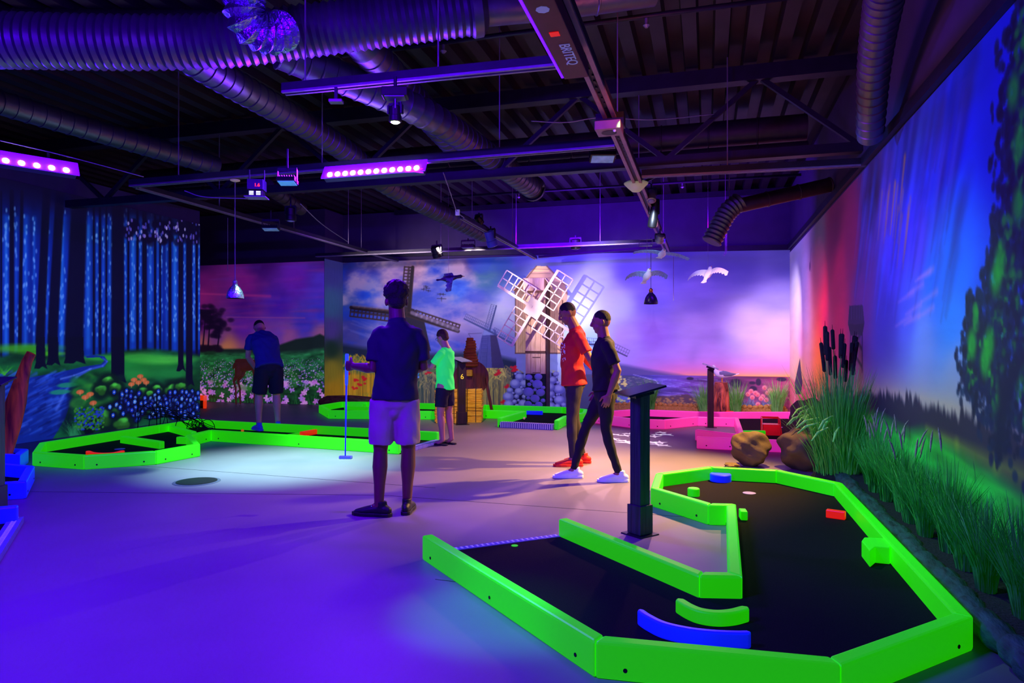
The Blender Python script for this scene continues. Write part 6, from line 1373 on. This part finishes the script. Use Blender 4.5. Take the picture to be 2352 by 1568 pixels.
# tall reed clump with bulrush heads
gb = V3((1.20, 7.15, 0)); reed = thing('bulrush_clump', gb, 'tall clump of green reeds with dark brown bulrush heads in the back of the planter', 'reeds')
MB().lathe((0, 0, 0), [(.22, 0), (.24, .05), (.20, .10), (.05, .11)], 20).build('root_ball', m_soil, reed, smooth=True)
blades(MB(), 620, 1.18, 0, .011, .36, .45, 77, .17, clip=.29).build('reed_leaves', m_gr2, reed)
blades(MB(), 300, .75, 0, .009, .6, .5, 78, .20, clip=.29).build('low_leaves', m_gr, reed)
r_ = random.Random(4)
heads = [(1895, 752, 60), (1900, 765, 60), (1912, 760, 40), (1931, 770, 50), (1935, 770, 44), (1886, 790, 62), (1940, 792, 52), (1957, 790, 60), (1967, 786, 64), (1993, 776, 68), (2000, 788, 60), (2010, 774, 50), (1918, 820, 48), (1944, 830, 46), (1905, 800, 60), (1962, 810, 50)]
for i, (px, py, L) in enumerate(heads):
    d = dist(1905, 1090) + r_.uniform(-.15, .15); t = W(px, py, d) - gb; t.x = min(t.x, PXW - gb.x - .03); Lm = L/1568*d; b0 = V3((r_.uniform(-.1, .1), r_.uniform(-.1, .1), .05)); dr = (t - V3((b0.x + (t.x-b0.x)*.35, b0.y + (t.y-b0.y)*.35, .2))).normalized()
    e = t - dr*Lm; st = MB().loft([b0, b0.lerp(e, .5) - V3((t.x*.08, t.y*.08, 0)), e, t], [.006, .005, .004, .004], 6).build('stalk', m_gr2, reed, smooth=True)
    MB().loft([e, t], [.019, .019], 10, dome=True).build('bulrush_head', m_cat, st, smooth=True)
    MB().loft([t, t + dr*.07], [.004, .0015], 5).build('tip_spike', m_cat, st)
# light curved grass tufts by the boulder
for i, (px, py, h, lb) in enumerate(((1888, 1075, .62, 'pale green grass tuft with drooping plumes beside the boulders'), (1960, 1115, .5, 'low pale grass tuft at the foot of the bulrushes'))):
    g = G(px, py); g.x = min(g.x, 1.25); t_ = thing('grass_tuft', (g.x, max(g.y, 6.6 - i*.35), .0 if i == 0 else .1), lb, 'grass')
    blades(MB(), 160, h, 0, .007, .75, .4, 40 + i, .09, clip=.2).build('grass_blades', m_grb, t_)
    for j in range(9):
        a = random.uniform(2, 4.4) ; l = random.uniform(.12, .26); hh = h*random.uniform(.9, 1.15); P = [(0, 0, 0), (math.cos(a)*l*.4, math.sin(a)*l*.4, hh*.7), (math.cos(a)*l*.9, math.sin(a)*l*.9, hh), (math.cos(a)*l*1.4, math.sin(a)*l*1.4, hh - .04), (math.cos(a)*l*1.7, math.sin(a)*l*1.7, hh - .11)]
        s_ = MB().loft(P[:3], [.0025]*3, 5).build('plume_stem', m_grb, t_); MB().loft(P[2:], [.008, .013, .006], 8, dome=True).build('plume', m_grb, s_, smooth=True)
# tufts along the back wall
for px, h, lb in ((1492, .62, 'green grass tuft behind the near sign stand, at the back wall'), (1618, .56, 'green grass tuft left of the tree stump'), (1690, .60, 'green grass tuft right of the tree stump'), (1801, .62, 'pale-tipped grass tuft in the back right corner')):
    y = YW - .30; p = onY(px, 945, y); t_ = thing('grass_tuft', (min(p.x, XW - .25), y, 0), lb, 'grass')
    blades(MB(), 210, h*1.15, 0, .011, .75, .4, px, .09, clip=.22, clipy=.26).build('grass_blades', m_grb if px > 1600 else m_gr2, t_)
# extra plants near the pink corner on the wall side
for (px, py, h, lb) in ((1858, 948, .42, 'thin dry stalks leaning in the corner behind the boulders'),):
    p = G(px, 975); t_ = thing('dry_stalks', (1.36, 10.2, 0), lb, 'stalks'); blades(MB(), 26, .62, 0, .008, .5, .4, 5, .05, clip=.1).build('stalk_blades', m_skep, t_)

# stump with standing gull
m_stump = wood('orange_grained_stump', (70, 26, 20), (226, 130, 76), 3.2, (4, 4, 1), .6, emit=.05)
pS = onY(1656, 950, YW - .75); stp = thing('tree_stump', (pS.x, YW - .75, .12), 'carved orange tree stump behind the pink lane with a gull on top', 'tree stump')
P = []; h = .50
MB().loft([(0, 0, -.12), (0, 0, .05), (0.01, 0, .2), (0, .01, .36), (0, 0, h)], [(.17, .13), (.15, .12), (.14, .11), (.135, .10), (.115, .09)], 18, side=(1, 0, 0)).build('stump_body', m_stump, stp, smooth='auto')
for i in range(5): a = -2.4 + i*.42; MB().loft([(.14*math.cos(a), .11*math.sin(a), -.12), (.15*math.cos(a), .125*math.sin(a), .12), (.13*math.cos(a + .1), .11*math.sin(a + .1), .32)], [.03, .022, .01], 8, dome=True).build('bark_ridge', m_stump, stp, smooth=True)
MB().lathe((0, -.115, .26), [(.0, .0), (.018, .004), (.034, .0), (.04, -.012)], 14, Matrix.Rotation(PI/2, 3, 'X')).build('knot', m_stump, stp, smooth=True)
MB().loft([(-.14, -.16, -.11), (0, -.19, -.08), (.15, -.17, -.10)], [.03, .05, .03], 10, dome=True).build('blue_root', mat('blue_driftwood', (60, 70, 130), .7, var=.3, bump=.4), stp, smooth=True)
gl = thing('standing_gull', (pS.x, YW - .75, .12 + h), 'white gull with a grey wing standing on the tree stump', 'bird', rz=TH)
MB().loft([(.22, 0, .12), (.12, 0, .13), (.02, 0, .14), (-.07, 0, .17), (-.115, 0, .22), (-.13, 0, .27), (-.14, 0, .30)], [(.02, .012), (.05, .04), (.07, .065), (.06, .06), (.036, .036), (.034, .034), (.026, .024)], 16, side=(0, 1, 0), dome=True).build('bird_body', m_gull, gl, smooth=True)
MB().loft([(-.16, 0, .30), (-.20, 0, .285)], [.011, .003], 8).build('beak', m_beak, gl)
for sy in (-1, 1): MB().loft([(-.04, sy*.055, .17), (.06, sy*.062, .165), (.17, sy*.045, .15), (.27, sy*.02, .155)], [(.012, .03), (.014, .05), (.012, .032), (.004, .006)], 10, side=(0, 1, 0), dome=True).build('wing', m_gullg, gl, smooth=True); MB().loft([(.02, sy*.02, .0), (.02, sy*.02, .10)], [.006, .007], 6).build('leg', m_beak, gl)
MB().add([(.2, -.02, .125), (.2, .02, .125), (.33, .03, .165), (.33, -.03, .165), (.2, -.02, .115), (.2, .02, .115), (.33, .03, .158), (.33, -.03, .158)], [(0,1,2,3), (7,6,5,4), (0,4,5,1), (1,5,6,2), (2,6,7,3), (3,7,4,0)]).build('tail', m_gull, gl)
# brown fawn figure behind the bending man
m_fawn = mat('brown_fawn', (150, 84, 44), .7, emit=.05, var=.3, scale=8); pf = onY(566, 900, YP - .5)
fn = thing('fawn_figure', (pf.x, pf.y, 0), 'brown fawn figure standing at the meadow wall behind the bending man', 'animal figure')
bz = onY(560, 838, YP - .5).z
B = MB(); B.loft([(-.20, 0, bz - .06), (-.16, 0, bz), (-.05, 0, bz), (.12, 0, bz), (.28, 0, bz), (.36, 0, bz + .03)], [.07, .155, .14, .12, .13, .09], 16, side=(0, 1, 0), dome=True)
B.loft([(.30, 0, bz + .02), (.40, 0, bz + .20), (.44, 0, bz + .34)], [.09, .06, .05], 12, dome=True); B.ell((.50, 0, bz + .37), (.10, .045, .05), 14, 8); B.loft([(.56, 0, bz + .36), (.62, 0, bz + .33)], [.03, .02], 10, dome=True)
for sy in (-1, 1):
    B.loft([(-.14, sy*.07, bz - .04), (-.17, sy*.07, bz - .22), (-.27, sy*.07, bz - .36), (-.22, sy*.07, bz - .52), (-.21, sy*.07, .02)], [.09, .06, .028, .022, .02], 10, dome=True)
    B.loft([(.26, sy*.07, bz - .02), (.27, sy*.07, bz - .30), (.25, sy*.07, bz - .5), (.26, sy*.07, .02)], [.06, .034, .022, .018], 10, dome=True); B.ell((.43, sy*.05, bz + .43), (.02, .03, .06), 8, 6)
fuse(B, 'fawn_body', m_fawn, fn, .011, 3); MB().loft([(-.30, 0, bz + .02), (-.34, 0, bz - .08)], [.03, .015], 8, dome=True).build('tail', m_fawn, fn, smooth=True)
